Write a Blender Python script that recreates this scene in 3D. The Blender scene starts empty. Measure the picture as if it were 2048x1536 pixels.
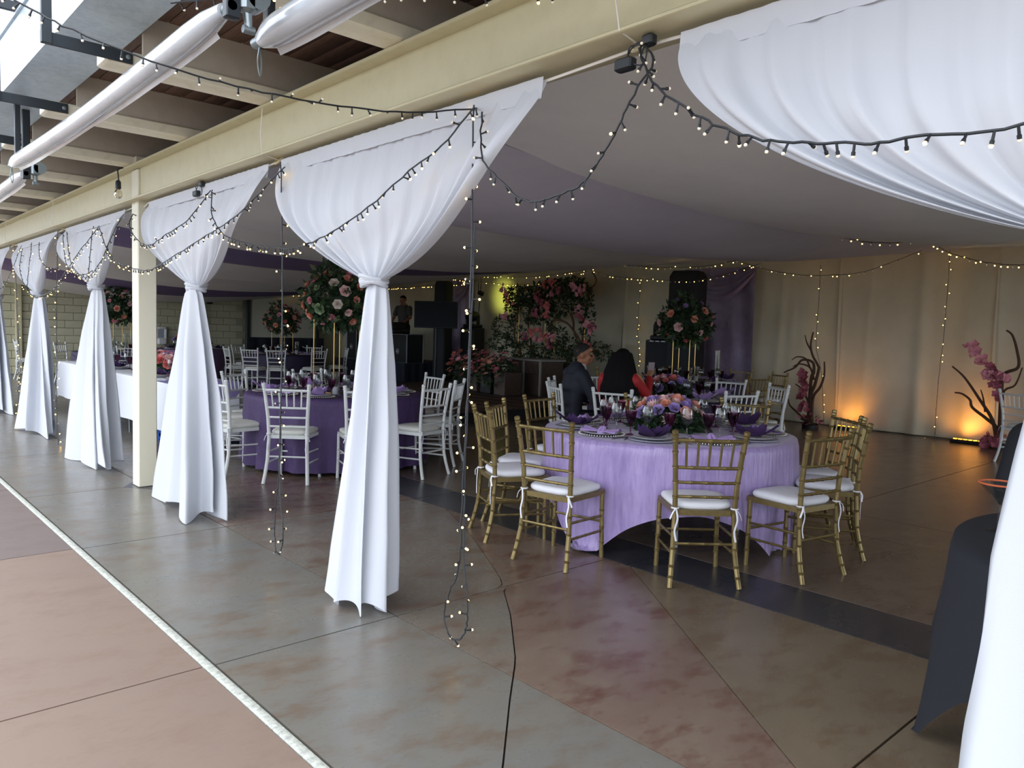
import bpy, math, random
from mathutils import Vector, Matrix, Quaternion, noise
random.seed(7)
S = bpy.context.scene
COL = S.collection
PI = math.pi
# ------------------------------------------------------------------ camera
cam_d = bpy.data.cameras.new('camera'); cam = bpy.data.objects.new('camera', cam_d); COL.objects.link(cam)
cam_d.sensor_width = 36.0; cam_d.lens = 1538.0 / 2048.0 * 36.0; cam_d.clip_start = 0.02; cam_d.clip_end = 300
def _n(v): return Vector(v).normalized()
_Y = _n((-1404.0, 148.0, 1538.0)); _U = -_n((-734.0, -20232.0, 1538.0)); _U = (_U - _U.dot(_Y) * _Y).normalized(); _X = _U.cross(_Y)
_right = Vector((_X[0], _Y[0], _U[0])); _up = Vector((_X[1], _Y[1], _U[1])); _fwd = Vector((_X[2], _Y[2], _U[2]))
M = Matrix((( _right[0], _up[0], -_fwd[0], 0.0), (_right[1], _up[1], -_fwd[1], 0.0), (_right[2], _up[2], -_fwd[2], 1.47), (0, 0, 0, 1)))
cam.matrix_world = M
S.camera = cam
# ------------------------------------------------------------------ world, sun, exposure
W = bpy.data.worlds.new('overcast_sky'); S.world = W; W.use_nodes = True
nt = W.node_tree; bg = nt.nodes['Background']
tc = nt.nodes.new('ShaderNodeTexCoord'); sep = nt.nodes.new('ShaderNodeSeparateXYZ'); rmp = nt.nodes.new('ShaderNodeValToRGB')
nt.links.new(tc.outputs['Generated'], sep.inputs[0]); nt.links.new(sep.outputs['Z'], rmp.inputs[0]); nt.links.new(rmp.outputs[0], bg.inputs[0])
rmp.color_ramp.elements[0].position = 0.0; rmp.color_ramp.elements[0].color = (0.80, 0.87, 1.0, 1)
rmp.color_ramp.elements[1].position = 0.7; rmp.color_ramp.elements[1].color = (0.93, 0.96, 1.0, 1)
bg.inputs[1].default_value = 2.0
S.view_settings.view_transform = 'Standard'; S.view_settings.look = 'None'; S.view_settings.gamma = 1.0; S.view_settings.use_curve_mapping = False
S.view_settings.exposure = 0.95
# ------------------------------------------------------------------ helpers
def hx(h, a=1.0):
    h = h.lstrip('#'); r = [int(h[i:i+2], 16) / 255 for i in (0, 2, 4)]
    return tuple((c / 12.92 if c <= .04045 else ((c + .055) / 1.055) ** 2.4) for c in r) + (a,)
MATS = {}
def mat(name, col, rough=.5, metal=0.0, var=None, bump=None, emis=None, coat=0.0, trans=0.0, sheen=0.0, alpha=None, stretch=None, spec=None):
    m = bpy.data.materials.new(name); m.use_nodes = True; MATS[name] = m
    nt = m.node_tree; b = nt.nodes['Principled BSDF']
    c = hx(col) if isinstance(col, str) else tuple(col) + ((1.0,) if len(col) == 3 else ())
    b.inputs['Base Color'].default_value = c; b.inputs['Roughness'].default_value = rough; b.inputs['Metallic'].default_value = metal
    if coat: b.inputs['Coat Weight'].default_value = coat; b.inputs['Coat Roughness'].default_value = .15
    if sheen: b.inputs['Sheen Weight'].default_value = sheen; b.inputs['Sheen Roughness'].default_value = .4
    if spec is not None: b.inputs['Specular IOR Level'].default_value = spec
    def coord(scale):
        t = nt.nodes.new('ShaderNodeTexCoord'); mp = nt.nodes.new('ShaderNodeMapping'); nt.links.new(t.outputs['Object'], mp.inputs[0])
        mp.inputs['Scale'].default_value = stretch or (1, 1, 1)
        return mp.outputs[0]
    if var:
        sc, col2, lo, hi = var
        n = nt.nodes.new('ShaderNodeTexNoise'); n.inputs['Scale'].default_value = sc; n.inputs['Detail'].default_value = 6; n.inputs['Roughness'].default_value = .65
        nt.links.new(coord(1), n.inputs['Vector'])
        r = nt.nodes.new('ShaderNodeValToRGB'); r.color_ramp.elements[0].position = lo; r.color_ramp.elements[1].position = hi
        r.color_ramp.elements[0].color = c; r.color_ramp.elements[1].color = hx(col2)
        nt.links.new(n.outputs['Fac'], r.inputs[0]); nt.links.new(r.outputs[0], b.inputs['Base Color'])
    if bump:
        sc, st = bump
        n = nt.nodes.new('ShaderNodeTexNoise'); n.inputs['Scale'].default_value = sc; n.inputs['Detail'].default_value = 4
        nt.links.new(coord(1), n.inputs['Vector'])
        bp = nt.nodes.new('ShaderNodeBump'); bp.inputs['Strength'].default_value = st; bp.inputs['Distance'].default_value = .01
        nt.links.new(n.outputs['Fac'], bp.inputs['Height']); nt.links.new(bp.outputs[0], b.inputs['Normal'])
    if emis:
        b.inputs['Emission Color'].default_value = hx(emis[0]); b.inputs['Emission Strength'].default_value = emis[1]
    if trans:
        o = nt.nodes['Material Output']; t = nt.nodes.new('ShaderNodeBsdfTranslucent'); t.inputs[0].default_value = c
        mx = nt.nodes.new('ShaderNodeMixShader'); mx.inputs[0].default_value = trans
        nt.links.new(b.outputs[0], mx.inputs[1]); nt.links.new(t.outputs[0], mx.inputs[2]); nt.links.new(mx.outputs[0], o.inputs[0])
    return m
def glass(name, tint, refl=.5, rough=.02):
    m = bpy.data.materials.new(name); m.use_nodes = True; MATS[name] = m
    nt = m.node_tree; nt.nodes.remove(nt.nodes['Principled BSDF']); o = nt.nodes['Material Output']
    t = nt.nodes.new('ShaderNodeBsdfTransparent'); t.inputs[0].default_value = hx(tint)
    g = nt.nodes.new('ShaderNodeBsdfGlossy'); g.inputs['Roughness'].default_value = rough
    f = nt.nodes.new('ShaderNodeFresnel'); f.inputs[0].default_value = 1.5
    mu = nt.nodes.new('ShaderNodeMath'); mu.operation = 'MULTIPLY_ADD'; mu.inputs[1].default_value = refl * 2; mu.inputs[2].default_value = .03
    mx = nt.nodes.new('ShaderNodeMixShader')
    nt.links.new(f.outputs[0], mu.inputs[0]); nt.links.new(mu.outputs[0], mx.inputs[0]); nt.links.new(t.outputs[0], mx.inputs[1]); nt.links.new(g.outputs[0], mx.inputs[2])
    nt.links.new(mx.outputs[0], o.inputs[0]); return m

class MB:
    """collects shapes; build() links them as one mesh object"""
    def __init__(s): s.v = []; s.f = []; s.m = []; s.cur = 0
    def face(s, idx): s.f.append(tuple(idx)); s.m.append(s.cur)
    def box(s, x0, x1, y0, y1, z0, z1, bev=0.0):
        if bev:
            b = min(bev, (x1-x0)*.49, (y1-y0)*.49, (z1-z0)*.49); rings = []
            def ring(x0, x1, y0, y1, z):
                i = len(s.v); c = b
                s.v += [(x0+c, y0, z), (x1-c, y0, z), (x1, y0+c, z), (x1, y1-c, z), (x1-c, y1, z), (x0+c, y1, z), (x0, y1-c, z), (x0, y0+c, z)]
                return list(range(i, i+8))
            k = b*.999
            A = [ring(x0+b, x1-b, y0+b, y1-b, z0), ring(x0, x1, y0, y1, z0+b), ring(x0, x1, y0, y1, z1-b), ring(x0+b, x1-b, y0+b, y1-b, z1)]
            s.face(A[0][::-1]); s.face(A[3])
            for a, c in zip(A, A[1:]):
                for j in range(8): s.face((a[j], a[(j+1) % 8], c[(j+1) % 8], c[j]))
            return s
        i = len(s.v)
        s.v += [(x0,y0,z0),(x1,y0,z0),(x1,y1,z0),(x0,y1,z0),(x0,y0,z1),(x1,y0,z1),(x1,y1,z1),(x0,y1,z1)]
        for f in ((0,3,2,1),(4,5,6,7),(0,1,5,4),(1,2,6,5),(2,3,7,6),(3,0,4,7)): s.face([i+k for k in f])
        return s
    def tube(s, pts, rad, n=8, cap=True, flat=None):
        pts = [Vector(p) for p in pts]; R = rad if isinstance(rad, (list, tuple)) else [rad]*len(pts)
        rings = []; prev = None
        for i, p in enumerate(pts):
            t = (pts[min(i+1, len(pts)-1)] - pts[max(i-1, 0)])
            t = t.normalized() if t.length > 1e-9 else Vector((0, 0, 1))
            if prev is None:
                u = t.orthogonal().normalized()
                if abs(t.z) > .9: u = (Vector((1, 0, 0)) - t * t.x).normalized()
                else: u = t.cross(Vector((0, 0, 1))).normalized()
            else:
                u = prev - t * prev.dot(t); u = u.normalized() if u.length > 1e-6 else t.orthogonal().normalized()
            prev = u; w = t.cross(u); i0 = len(s.v)
            fl = flat or 1.0
            for k in range(n):
                a = 2*PI*k/n; s.v.append(tuple(p + u*(math.cos(a)*R[i]) + w*(math.sin(a)*R[i]*fl)))
            rings.append(list(range(i0, i0+n)))
        for a, b in zip(rings, rings[1:]):
            for k in range(n): s.face((a[k], a[(k+1) % n], b[(k+1) % n], b[k]))
        if cap: s.face(rings[0][::-1]); s.face(rings[-1])
        return s
    def lathe(s, prof, n=16, c=(0, 0, 0), cap=True):
        rings = []
        for r, z in prof:
            i0 = len(s.v)
            for k in range(n):
                a = 2*PI*k/n; s.v.append((c[0]+r*math.cos(a), c[1]+r*math.sin(a), c[2]+z))
            rings.append(list(range(i0, i0+n)))
        for a, b in zip(rings, rings[1:]):
            for k in range(n): s.face((a[k], a[(k+1) % n], b[(k+1) % n], b[k]))
        if cap: s.face(rings[0][::-1]); s.face(rings[-1])
        return s
    def grid(s, fn, nu, nv, wrap=False):
        i0 = len(s.v)
        for j in range(nv+1):
            for i in range(nu + (0 if wrap else 1)): s.v.append(tuple(fn(i/nu, j/nv)))
        w = nu if wrap else nu+1
        for j in range(nv):
            for i in range(nu):
                a = i0+j*w+i; b = i0+j*w+(i+1) % w
                s.face((a, b, b+w, a+w))
        return s
    def ball(s, c, r, n=10, m=7, sq=(1, 1, 1)):
        c = Vector(c)
        top = len(s.v); s.v.append((c.x, c.y, c.z+r*sq[2]))
        rings = []
        for j in range(1, m):
            t = PI*j/m; i0 = len(s.v)
            for k in range(n):
                a = 2*PI*k/n; s.v.append((c.x+r*sq[0]*math.sin(t)*math.cos(a), c.y+r*sq[1]*math.sin(t)*math.sin(a), c.z+r*sq[2]*math.cos(t)))
            rings.append(list(range(i0, i0+n)))
        bot = len(s.v); s.v.append((c.x, c.y, c.z-r*sq[2]))
        for k in range(n): s.face((top, rings[0][k], rings[0][(k+1) % n])); s.face((bot, rings[-1][(k+1) % n], rings[-1][k]))
        for a, b in zip(rings, rings[1:]):
            for k in range(n): s.face((a[k], b[k], b[(k+1) % n], a[(k+1) % n]))
        return s
    def prism(s, poly, z0, z1):
        n = len(poly); i = len(s.v)
        s.v += [(x, y, z0) for x, y in poly] + [(x, y, z1) for x, y in poly]
        s.face(range(i+n-1, i-1, -1)); s.face(range(i+n, i+2*n))
        for k in range(n): s.face((i+k, i+(k+1) % n, i+n+(k+1) % n, i+n+k))
        return s
    def mesh(s, name, mats, smooth=True, ang=40):
        me = bpy.data.meshes.new(name); me.from_pydata(s.v, [], s.f)
        mats = mats if isinstance(mats, (list, tuple)) else [mats]
        for m in mats: me.materials.append(MATS[m] if isinstance(m, str) else m)
        if len(mats) > 1: me.polygons.foreach_set('material_index', s.m)
        if smooth:
            me.polygons.foreach_set('use_smooth', [True]*len(me.polygons))
            if ang: me.set_sharp_from_angle(angle=math.radians(ang))
        me.update(); return me
    def build(s, name, mats, parent=None, smooth=True, ang=40, loc=None):
        return ob(name, s.mesh(name, mats, smooth, ang), parent, loc)
def ob(name, data, parent=None, loc=None, rot=None, scale=None):
    o = bpy.data.objects.new(name, data); COL.objects.link(o)
    if parent: o.parent = parent
    if loc: o.location = loc
    if rot: o.rotation_euler = rot
    if scale: o.scale = scale if isinstance(scale, (tuple, list)) else (scale,)*3
    return o
def tag(o, label=None, cat=None, group=None, kind=None):
    if label: o['label'] = label
    if cat: o['category'] = cat
    if group: o['group'] = group
    if kind: o['kind'] = kind
    return o
def thing(name, label, cat, loc=(0, 0, 0), rz=0, group=None):
    o = ob(name, None, None, loc, (0, 0, rz)); o.empty_display_size = .1
    return tag(o, label, cat, group)
def dup(root, loc=None, rz=None, label=None, group=None, parent=None):
    r = root.copy(); COL.objects.link(r); r.parent = parent
    if loc is not None: r.location = loc
    if rz is not None: r.rotation_euler = (0, 0, rz)
    if label: r['label'] = label
    if group: r['group'] = group
    for ch in list(root.children):
        dup(ch, parent=r)
    return r
def smoothpts(P, per=6):
    P = [Vector(p) for p in P]; out = []
    for i in range(len(P)-1):
        a = P[max(i-1, 0)]; b = P[i]; c = P[i+1]; d = P[min(i+2, len(P)-1)]
        for k in range(per):
            t = k/per
            out.append(.5*((2*b)+(c-a)*t+(2*a-5*b+4*c-d)*t*t+(3*b-a-3*c+d)*t**3))
    out.append(P[-1]); return out
def lerp(a, b, t): return a+(b-a)*t
# ------------------------------------------------------------------ materials
mat('cream_paint', '#c4be9c', .42, var=(9, '#bcb492', .45, .8), bump=(60, .03))
mat('cream_post', '#d6d2bd', .42, var=(30, '#8f8b7a', .70, .78), bump=(70, .04))
mat('white_rafter', '#e2ddc8', .5, var=(14, '#c9c2ab', .5, .85))
mat('soffit_board', '#b9b1a3', .75, var=(6, '#a79f92', .4, .8))
mat('brown_plank', '#6d5446', .7, var=(18, '#4c382f', .35, .75), stretch=(4, .5, 4), bump=(30, .1))
mat('gutter_metal', '#c3d2dc', .42, .35, var=(25, '#aebfcb', .4, .7), bump=(120, .08))
mat('black_steel', '#2c3238', .45, .3)
mat('dull_steel', '#8d979a', .4, .75, bump=(90, .08))
mat('clear_roll', '#b4bac0', .16, 0, coat=.6, var=(7, '#9aa1a8', .45, .7), stretch=(1, .4, 1), bump=(14, .25))
mat('block_paint', '#bfbda2', .7, bump=(140, .12), var=(3, '#b3b197', .4, .7))
mat('mortar', '#a9a78e', .85)
mat('wall_plain', '#cbc8ba', .8)
mat('wall_fabric', '#c9c6b0', .85, var=(1.4, '#bdb9a2', .35, .7), bump=(300, .06))
mat('ceiling_white', '#efefec', .85, var=(1.2, '#e4e4e2', .35, .75), bump=(90, .04))
mat('ceiling_lilac', '#d2d0da', .85, var=(1.2, '#c7c4d1', .35, .75), bump=(90, .04))
mat('ceiling_purple', '#8577a0', .85, var=(1.2, '#776994', .35, .75))
mat('curtain_white', '#d3d7de', .8, trans=.22, bump=(160, .05))
mat('rope_white', '#e6e4dd', .8)
def floor_mat(name, base, c2, c3, rough, sc=1.3):
    m = bpy.data.materials.new(name); m.use_nodes = True; MATS[name] = m; nt = m.node_tree; b = nt.nodes['Principled BSDF']
    t = nt.nodes.new('ShaderNodeTexCoord')
    mp = nt.nodes.new('ShaderNodeMapping'); nt.links.new(t.outputs['Object'], mp.inputs[0]); mp.inputs['Rotation'].default_value = (0, 0, .7); mp.inputs['Scale'].default_value = (1, 1.7, 1)
    n1 = nt.nodes.new('ShaderNodeTexNoise'); n1.inputs['Scale'].default_value = sc; n1.inputs['Detail'].default_value = 9; n1.inputs['Roughness'].default_value = .68; n1.inputs['Distortion'].default_value = .6
    n2 = nt.nodes.new('ShaderNodeTexNoise'); n2.inputs['Scale'].default_value = sc*2.3; n2.inputs['Detail'].default_value = 10; n2.inputs['Roughness'].default_value = .75
    nt.links.new(mp.outputs[0], n1.inputs['Vector']); nt.links.new(mp.outputs[0], n2.inputs['Vector'])
    r1 = nt.nodes.new('ShaderNodeValToRGB'); r1.color_ramp.elements[0].position = .38; r1.color_ramp.elements[1].position = .66
    r1.color_ramp.elements[0].color = hx(base); r1.color_ramp.elements[1].color = hx(c2)
    r2 = nt.nodes.new('ShaderNodeValToRGB'); r2.color_ramp.elements[0].position = .49; r2.color_ramp.elements[1].position = .64
    r2.color_ramp.elements[0].color = (0, 0, 0, 1); r2.color_ramp.elements[1].color = (.9, .9, .9, 1)
    mx = nt.nodes.new('ShaderNodeMix'); mx.data_type = 'RGBA'; mx.inputs[7].default_value = hx(c3)
    nt.links.new(n1.outputs['Fac'], r1.inputs[0]); nt.links.new(n2.outputs['Fac'], r2.inputs[0])
    nt.links.new(r2.outputs[0], mx.inputs[0]); nt.links.new(r1.outputs[0], mx.inputs[6]); nt.links.new(mx.outputs[2], b.inputs['Base Color'])
    rr = nt.nodes.new('ShaderNodeMapRange'); rr.inputs[3].default_value = rough-.06; rr.inputs[4].default_value = rough+.12
    nt.links.new(n2.outputs['Fac'], rr.inputs[0]); nt.links.new(rr.outputs[0], b.inputs['Roughness'])
    n3 = nt.nodes.new('ShaderNodeTexNoise'); n3.inputs['Scale'].default_value = 35; n3.inputs['Detail'].default_value = 5; nt.links.new(mp.outputs[0], n3.inputs['Vector'])
    bp = nt.nodes.new('ShaderNodeBump'); bp.inputs['Strength'].default_value = .05; bp.inputs['Distance'].default_value = .01; nt.links.new(n3.outputs['Fac'], bp.inputs['Height']); nt.links.new(bp.outputs[0], b.inputs['Normal'])
floor_mat('concrete_grey', '#6b6b67', '#716c64', '#66584b', .26)
floor_mat('concrete_red', '#6c594f', '#75685c', '#5a3c31', .24)
floor_mat('concrete_mix', '#6f6a62', '#72685e', '#604a3d', .25)
floor_mat('concrete_ochre', '#6a5f50', '#726655', '#604d3c', .24)
floor_mat('concrete_brown', '#665a52', '#6e6358', '#5b4c44', .22)
floor_mat('concrete_dark', '#303138', '#3a3a40', '#494446', .26)
floor_mat('concrete_peach', '#7d6b5f', '#7a695f', '#766256', .62)
floor_mat('concrete_mauve', '#6b5e5b', '#675b58', '#645552', .62)
mat('joint', '#3a3732', .9)
mat('joint_grout', '#b9bcb4', .8, var=(40, '#8c8f89', .4, .7), bump=(80, .3))
mat('ground', '#8d8a7c', .9)

# ------------------------------------------------------------------ the setting: floor
fl = MB().box(1.23, 13.2, -6, 23.2, -.12, -.022).build('floor', 'joint', smooth=False); tag(fl, kind='structure')
fo = MB().box(-14, 1.23, -14, 40, -.12, -.03).build('floor_terrace', 'joint', smooth=False); tag(fo, kind='structure')
gr = MB().box(-90, 90, -90, 90, -.4, -.125).build('ground', 'ground', smooth=False); tag(gr, kind='structure')
J = .005
def slab(poly, m, parent):
    out = []
    for p in poly:
        if not out or (abs(p[0]-out[-1][0])+abs(p[1]-out[-1][1])) > 2e-3: out.append(p)
    if len(out) > 2 and abs(out[0][0]-out[-1][0])+abs(out[0][1]-out[-1][1]) < 2e-3: out.pop()
    if len(out) < 3: return
    a = sum(out[i][0]*out[(i+1) % len(out)][1]-out[(i+1) % len(out)][0]*out[i][1] for i in range(len(out)))/2
    if abs(a) < .004: return
    if a < 0: out = out[::-1]
    MB().prism(out, -.03, 0.0).build('slab', m, parent, smooth=False)
def rect(x0, x1, y0, y1, m, parent): slab([(x0+J, y0+J), (x1-J, y0+J), (x1-J, y1-J), (x0+J, y1-J)], m, parent)
ARC = [(1.25, 1.42), (1.7, 1.85), (2.03, 2.18), (2.3, 2.44), (2.65, 2.86), (3.01, 3.35), (3.44, 4.13), (3.84, 4.98)]
def arc(x):
    for (a, b), (c, d) in zip(ARC, ARC[1:]):
        if x <= c: return b+(d-b)*(x-a)/(c-a)
    return ARC[-1][1]
def diag(x): return 1.24+(x-2.5)*(3.06-1.24)/(3.85-2.5)
def split(x0, x1, y0, y1, fns, mats):
    """cut a cell by curves y=f(x), given from low to high"""
    xs = [x0+J+(x1-x0-2*J)*i/24 for i in range(25)]
    bounds = [lambda x: y0+J] + [None]*0
    lows = [[y0+J]*25]; highs = []
    for f in fns:
        c = [min(y1-J, max(y0+J, f(x)-J)) for x in xs]; highs.append(c)
        lows.append([min(y1-J, max(y0+J, f(x)+J)) for x in xs])
    highs.append([y1-J]*25)
    for lo, hi, m in zip(lows, highs, mats):
        idx = [i for i in range(25) if hi[i]-lo[i] > 1e-4]
        if len(idx) < 2: continue
        i0, i1 = max(idx[0]-1, 0), min(idx[-1]+1, 24)
        r = range(i0, i1+1)
        slab([(xs[i], lo[i]) for i in r] + [(xs[i], hi[i]) for i in reversed(r)], m, fl)
XE, XB, XC, XD = 1.25, 2.18, 3.82, 4.30
for y0, y1 in ((-6, -3.2), (-3.2, -1.06), (-1.06, 1.07)):
    rect(XE, XB, y0, y1, 'concrete_grey', fl)
    split(XB, XC, y0, y1, [diag], ['concrete_ochre', 'concrete_red'])
split(XE, XB, 1.07, 3.21, [arc], ['concrete_grey', 'concrete_grey'])
split(XB, XC, 1.07, 3.21, [diag, arc], ['concrete_ochre', 'concrete_red', 'concrete_mix'])
rect(XE, XB, 3.21, 5.4, 'concrete_grey', fl); rect(XE, XB, 5.4, 7.2, 'concrete_grey', fl)
split(XB, XC, 3.21, 5.4, [arc], ['concrete_red', 'concrete_mix']); rect(XB, XC, 5.4, 7.2, 'concrete_red', fl)
ys = [7.2, 9.4, 11.6, 13.8, 16.0, 18.2, 20.4, 23.1]
for a, b in zip(ys, ys[1:]):
    rect(XE, XB, a, b, 'concrete_grey', fl); rect(XB, XC, a, b, 'concrete_grey' if a > 9 else 'concrete_mix', fl)
    rect(XC, XD, a, b, 'concrete_dark' if a < 9 else 'concrete_brown', fl)
for a, b in ((-6, -3.2), (-3.2, -1.06), (-1.06, 1.07), (1.07, 3.05), (3.05, 5.4), (5.4, 7.2)): rect(XC, XD, a, b, 'concrete_dark', fl)
yy = [-6, -3.2, -1.06, 1.07, 3.0, 5.4, 7.2, 9.4, 11.6, 13.8, 16.0, 18.2, 20.4, 23.1]
xx = [XD, 5.86, 6.55, 8.6, 10.8, 13.1]
for a, b in zip(yy, yy[1:]):
    for c, d in zip(xx, xx[1:]): rect(c, d, a, b, 'concrete_brown', fl)
# dark diamond at the post foot, exterior slabs and the pale grout strip between
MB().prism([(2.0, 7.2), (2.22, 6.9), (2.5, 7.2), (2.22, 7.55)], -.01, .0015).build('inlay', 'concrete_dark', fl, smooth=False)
yo = [-14, -9, -5.5, -3.2, -1, 1.07, 3.22, 5.42, 7.6, 9.8, 12, 14.2, 17, 21, 26, 40]
for i, (a, b) in enumerate(zip(yo, yo[1:])):
    for c, d in ((-14, -8.5), (-8.5, -4.0), (-4.0, -1.2), (-1.2, 1.205)):
        rect(c, d, a, b, 'concrete_mauve' if 5.4 < a < 7.7 else 'concrete_peach', fo)
MB().box(1.205, 1.245, -14, 23, -.03, .004, .004).build('grout_strip', 'joint_grout', fo)

# ------------------------------------------------------------------ walls
wf = MB().box(1.9, 13.4, 22.95, 23.2, -.1, 3.6).build('wall_far', 'mortar', smooth=False); tag(wf, kind='structure')
bm_full = MB().box(-.195, .195, -.03, .02, -.095, .095, .006).mesh('block', 'block_paint'); bm_half = MB().box(-.095, .095, -.03, .02, -.095, .095, .006).mesh('block_half', 'block_paint')
for r in range(14):
    z = .1+r*.2
    for c in range(19):
        x = 2.35+c*.4+(.2 if r % 2 else 0)
        if x < 9.75: ob('block', bm_full, wf, (x, 22.945, z))
    if r % 2: ob('block', bm_half, wf, (2.25, 22.945, z))
wr = MB().box(13.15, 13.4, -6.2, 23.2, -.1, 3.6).build('wall_right', 'wall_plain', smooth=False); tag(wr, kind='structure')
cl = MB().box(3.34, 13.4, -6.3, 23.2, 3.5, 3.62).build('ceiling', 'wall_plain', smooth=False); tag(cl, kind='structure')
# pilasters on the far wall
for x, m in ((3.9, 'cream_paint'), (8.52, 'cream_paint')):
    o = MB().box(x-.07, x+.07, 22.82, 22.95, 0, 2.9, .01).build('trim_1', m); tag(o, kind='structure')
# roof edge over the terrace
rf = MB().box(1.33, 3.34, -6.3, 23.2, 3.10, 3.62).build('ceiling_eaves', 'brown_plank', smooth=False); tag(rf, kind='structure')
pk = MB().box(-.066, .066, -14.7, 14.7, -.012, .012, .004).mesh('plank', 'brown_plank')
for i in range(14): ob('plank', pk, rf, (1.40+i*.137, 8.45, 3.085))
gt = MB().box(1.0, 1.33, -8, 24, 2.98, 3.0).box(1.0, 1.015, -8, 24, 3.0, 3.34).box(.985, 1.03, -8, 24, 3.34, 3.355).box(1.315, 1.33, -8, 24, 3.0, 3.3).build('roof_gutter', 'gutter_metal', smooth=False)
tag(gt, 'pale blue-grey sheet metal roof gutter above the rafter ends', 'gutter')
# main beam: channel section with flanges
bmB = MB().box(2.12, 2.20, -6.2, 23, 2.50, 2.78).box(2.04, 2.26, -6.2, 23, 2.765, 2.785, .004).box(2.04, 2.26, -6.2, 23, 2.485, 2.503, .004)
bmB.prism([(0, 0), (.05, 0), (0, .05)], 0, 0) if 0 else None
beam = bmB.build('roof_beam', 'cream_paint'); tag(beam, 'long cream painted steel beam running over the curtains', 'beam')
po = thing('post', 'cream painted square steel post chipped near its foot', 'post', (2.175, 7.2, 0))
MB().box(-.078, .078, -.085, .085, 0, 2.76, .008).build('shaft', 'cream_post', po)
MB().box(-.095, .095, -.1, .1, 2.78, 2.86, .004).build('cap_plate', 'cream_post', po)
# rafters: bottom chord, deep board above
for i in range(-4, 15):
    y = 4.5+1.37*i
    t = thing('roof_rafter', 'white painted roof rafter with deep board resting on the cream beam', 'rafter', (0, y, 0), group='white rafters over the terrace')
    MB().box(1.15, 3.3, -.075, .09, 2.787, 2.87, .012).build('bottom_chord', 'white_rafter', t)
    MB().box(1.34, 3.3, -.055, -.035, 2.865, 3.085).build('board', 'soffit_board', t, smooth=False)
    # black bracket at every rafter end
    if i >= 0:
        b = thing('gutter_bracket', 'black steel angle bracket bolted to a white rafter end', 'bracket', (0, y-.083, 0), group='black gutter brackets')
        arm = MB().box(.86, 1.28, -.008, 0.004, 2.80, 2.862, .002).build('arm', 'black_steel', b)
        MB().box(.86, .905, -.03, .004, 2.80, 3.42, .002).build('upright', 'black_steel', b)
        MB().box(.86, 1.02, -.03, .004, 3.36, 3.42, .002).build('hook', 'black_steel', b)
        MB().lathe([(.001, 0), (.012, 0), (.012, .006), (.001, .008)], 10).build('bolt', 'dull_steel', arm, loc=(1.255, -.008, 2.83)).rotation_euler = (PI/2, 0, 0)
# inner cross joists behind drapes keep the roof closed
mj = MB().box(3.3, 3.32, -6.2, 23.2, 2.99, 3.62).build('trim_2', 'wall_plain', smooth=False); tag(mj, kind='structure')
# ------------------------------------------------------------------ roller blinds under the eaves
def roller(y0, y1, x, z, r, label, gear_at, sag=.03):
    t = thing('rolled_curtain', label, 'blind', (x, y0, z))
    n = 26; L = y1-y0
    def zz(k): return -sag*math.sin(PI*k/n)
    pts = [(0, L*k/n, zz(k)) for k in range(n+1)]; rad = [r*(.55 if k in (0, n) else (.9 if k in (1, n-1) else 1)) for k in range(n+1)]
    MB().tube(pts, rad, 20).build('plastic_roll', 'clear_roll', t)
    f = MB()
    f.grid(lambda u, v: (-.02+.75*r+.015*v+.002*math.sin(u*23), L*(.03+.94*u), zz(u*n)-r*.72-.022*v-.006*v*math.sin(u*9)), 30, 2); f.build('loose_flap', 'clear_roll', t)
    for ya in (-.07, L-.05): MB().tube([(0, ya, 0), (0, ya+.12, 0)], r*.36, 12).build('axle', 'dull_steel', t)
    for yy in ((-.05,) if gear_at == 'near' else (L+.05,)):
        g = MB(); s = 1 if yy > 0 else -1
        g.box(.03, .09, yy-.03, yy+.03, -.01, .085, .015); g.tube([(.09, yy+.03*s, .05), (.09, yy-.038*s, .05)], [.042, .042], 16); g.tube([(.09, yy-.037*s, .05), (.09, yy-.048*s, .05)], [.023, .023], 12)
        g.tube([(.06, yy, .0), (.065, yy, -.055)], [.016, .013], 10); g.tube([(.045, yy, -.06), (.085, yy, -.06)], .014, 10)
        g.build('gear_box', 'dull_steel', t)
        MB().box(-.02, .03, yy-.02, yy+.02, -.04, 2.985-z, .004).build('strap', 'black_steel', t)
    for yy in ((L+.03,) if gear_at == 'near' else (-.03,)):
        MB().tube(smoothpts([(0, yy, -.02), (.008, yy, -.08), (.004, yy+.004, -.13), (-.008, yy, -.08), (0, yy, -.02)], 4), .003, 6).build('wire_loop', 'dull_steel', t)
        MB().box(.02, .055, yy-.02, yy+.02, 0, 2.985-z, .003).build('strap', 'black_steel', t)
    return t
roller(2.72, 6.5, 1.085, 2.545, .047, 'long rolled clear plastic curtain hanging below the rafters before the post', 'near')
roller(.6, 2.93, 1.32, 2.565, .06, 'short rolled clear plastic curtain nearest the cream beam with wire loop end', 'near', .0)
roller(6.75, 10.6, 1.2, 2.52, .047, 'rolled clear plastic curtain with gear box hanging beyond the longest roll', 'near')
roller(10.9, 14.7, 1.2, 2.54, .047, 'rolled clear plastic curtain farthest along the eaves', 'near')
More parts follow.
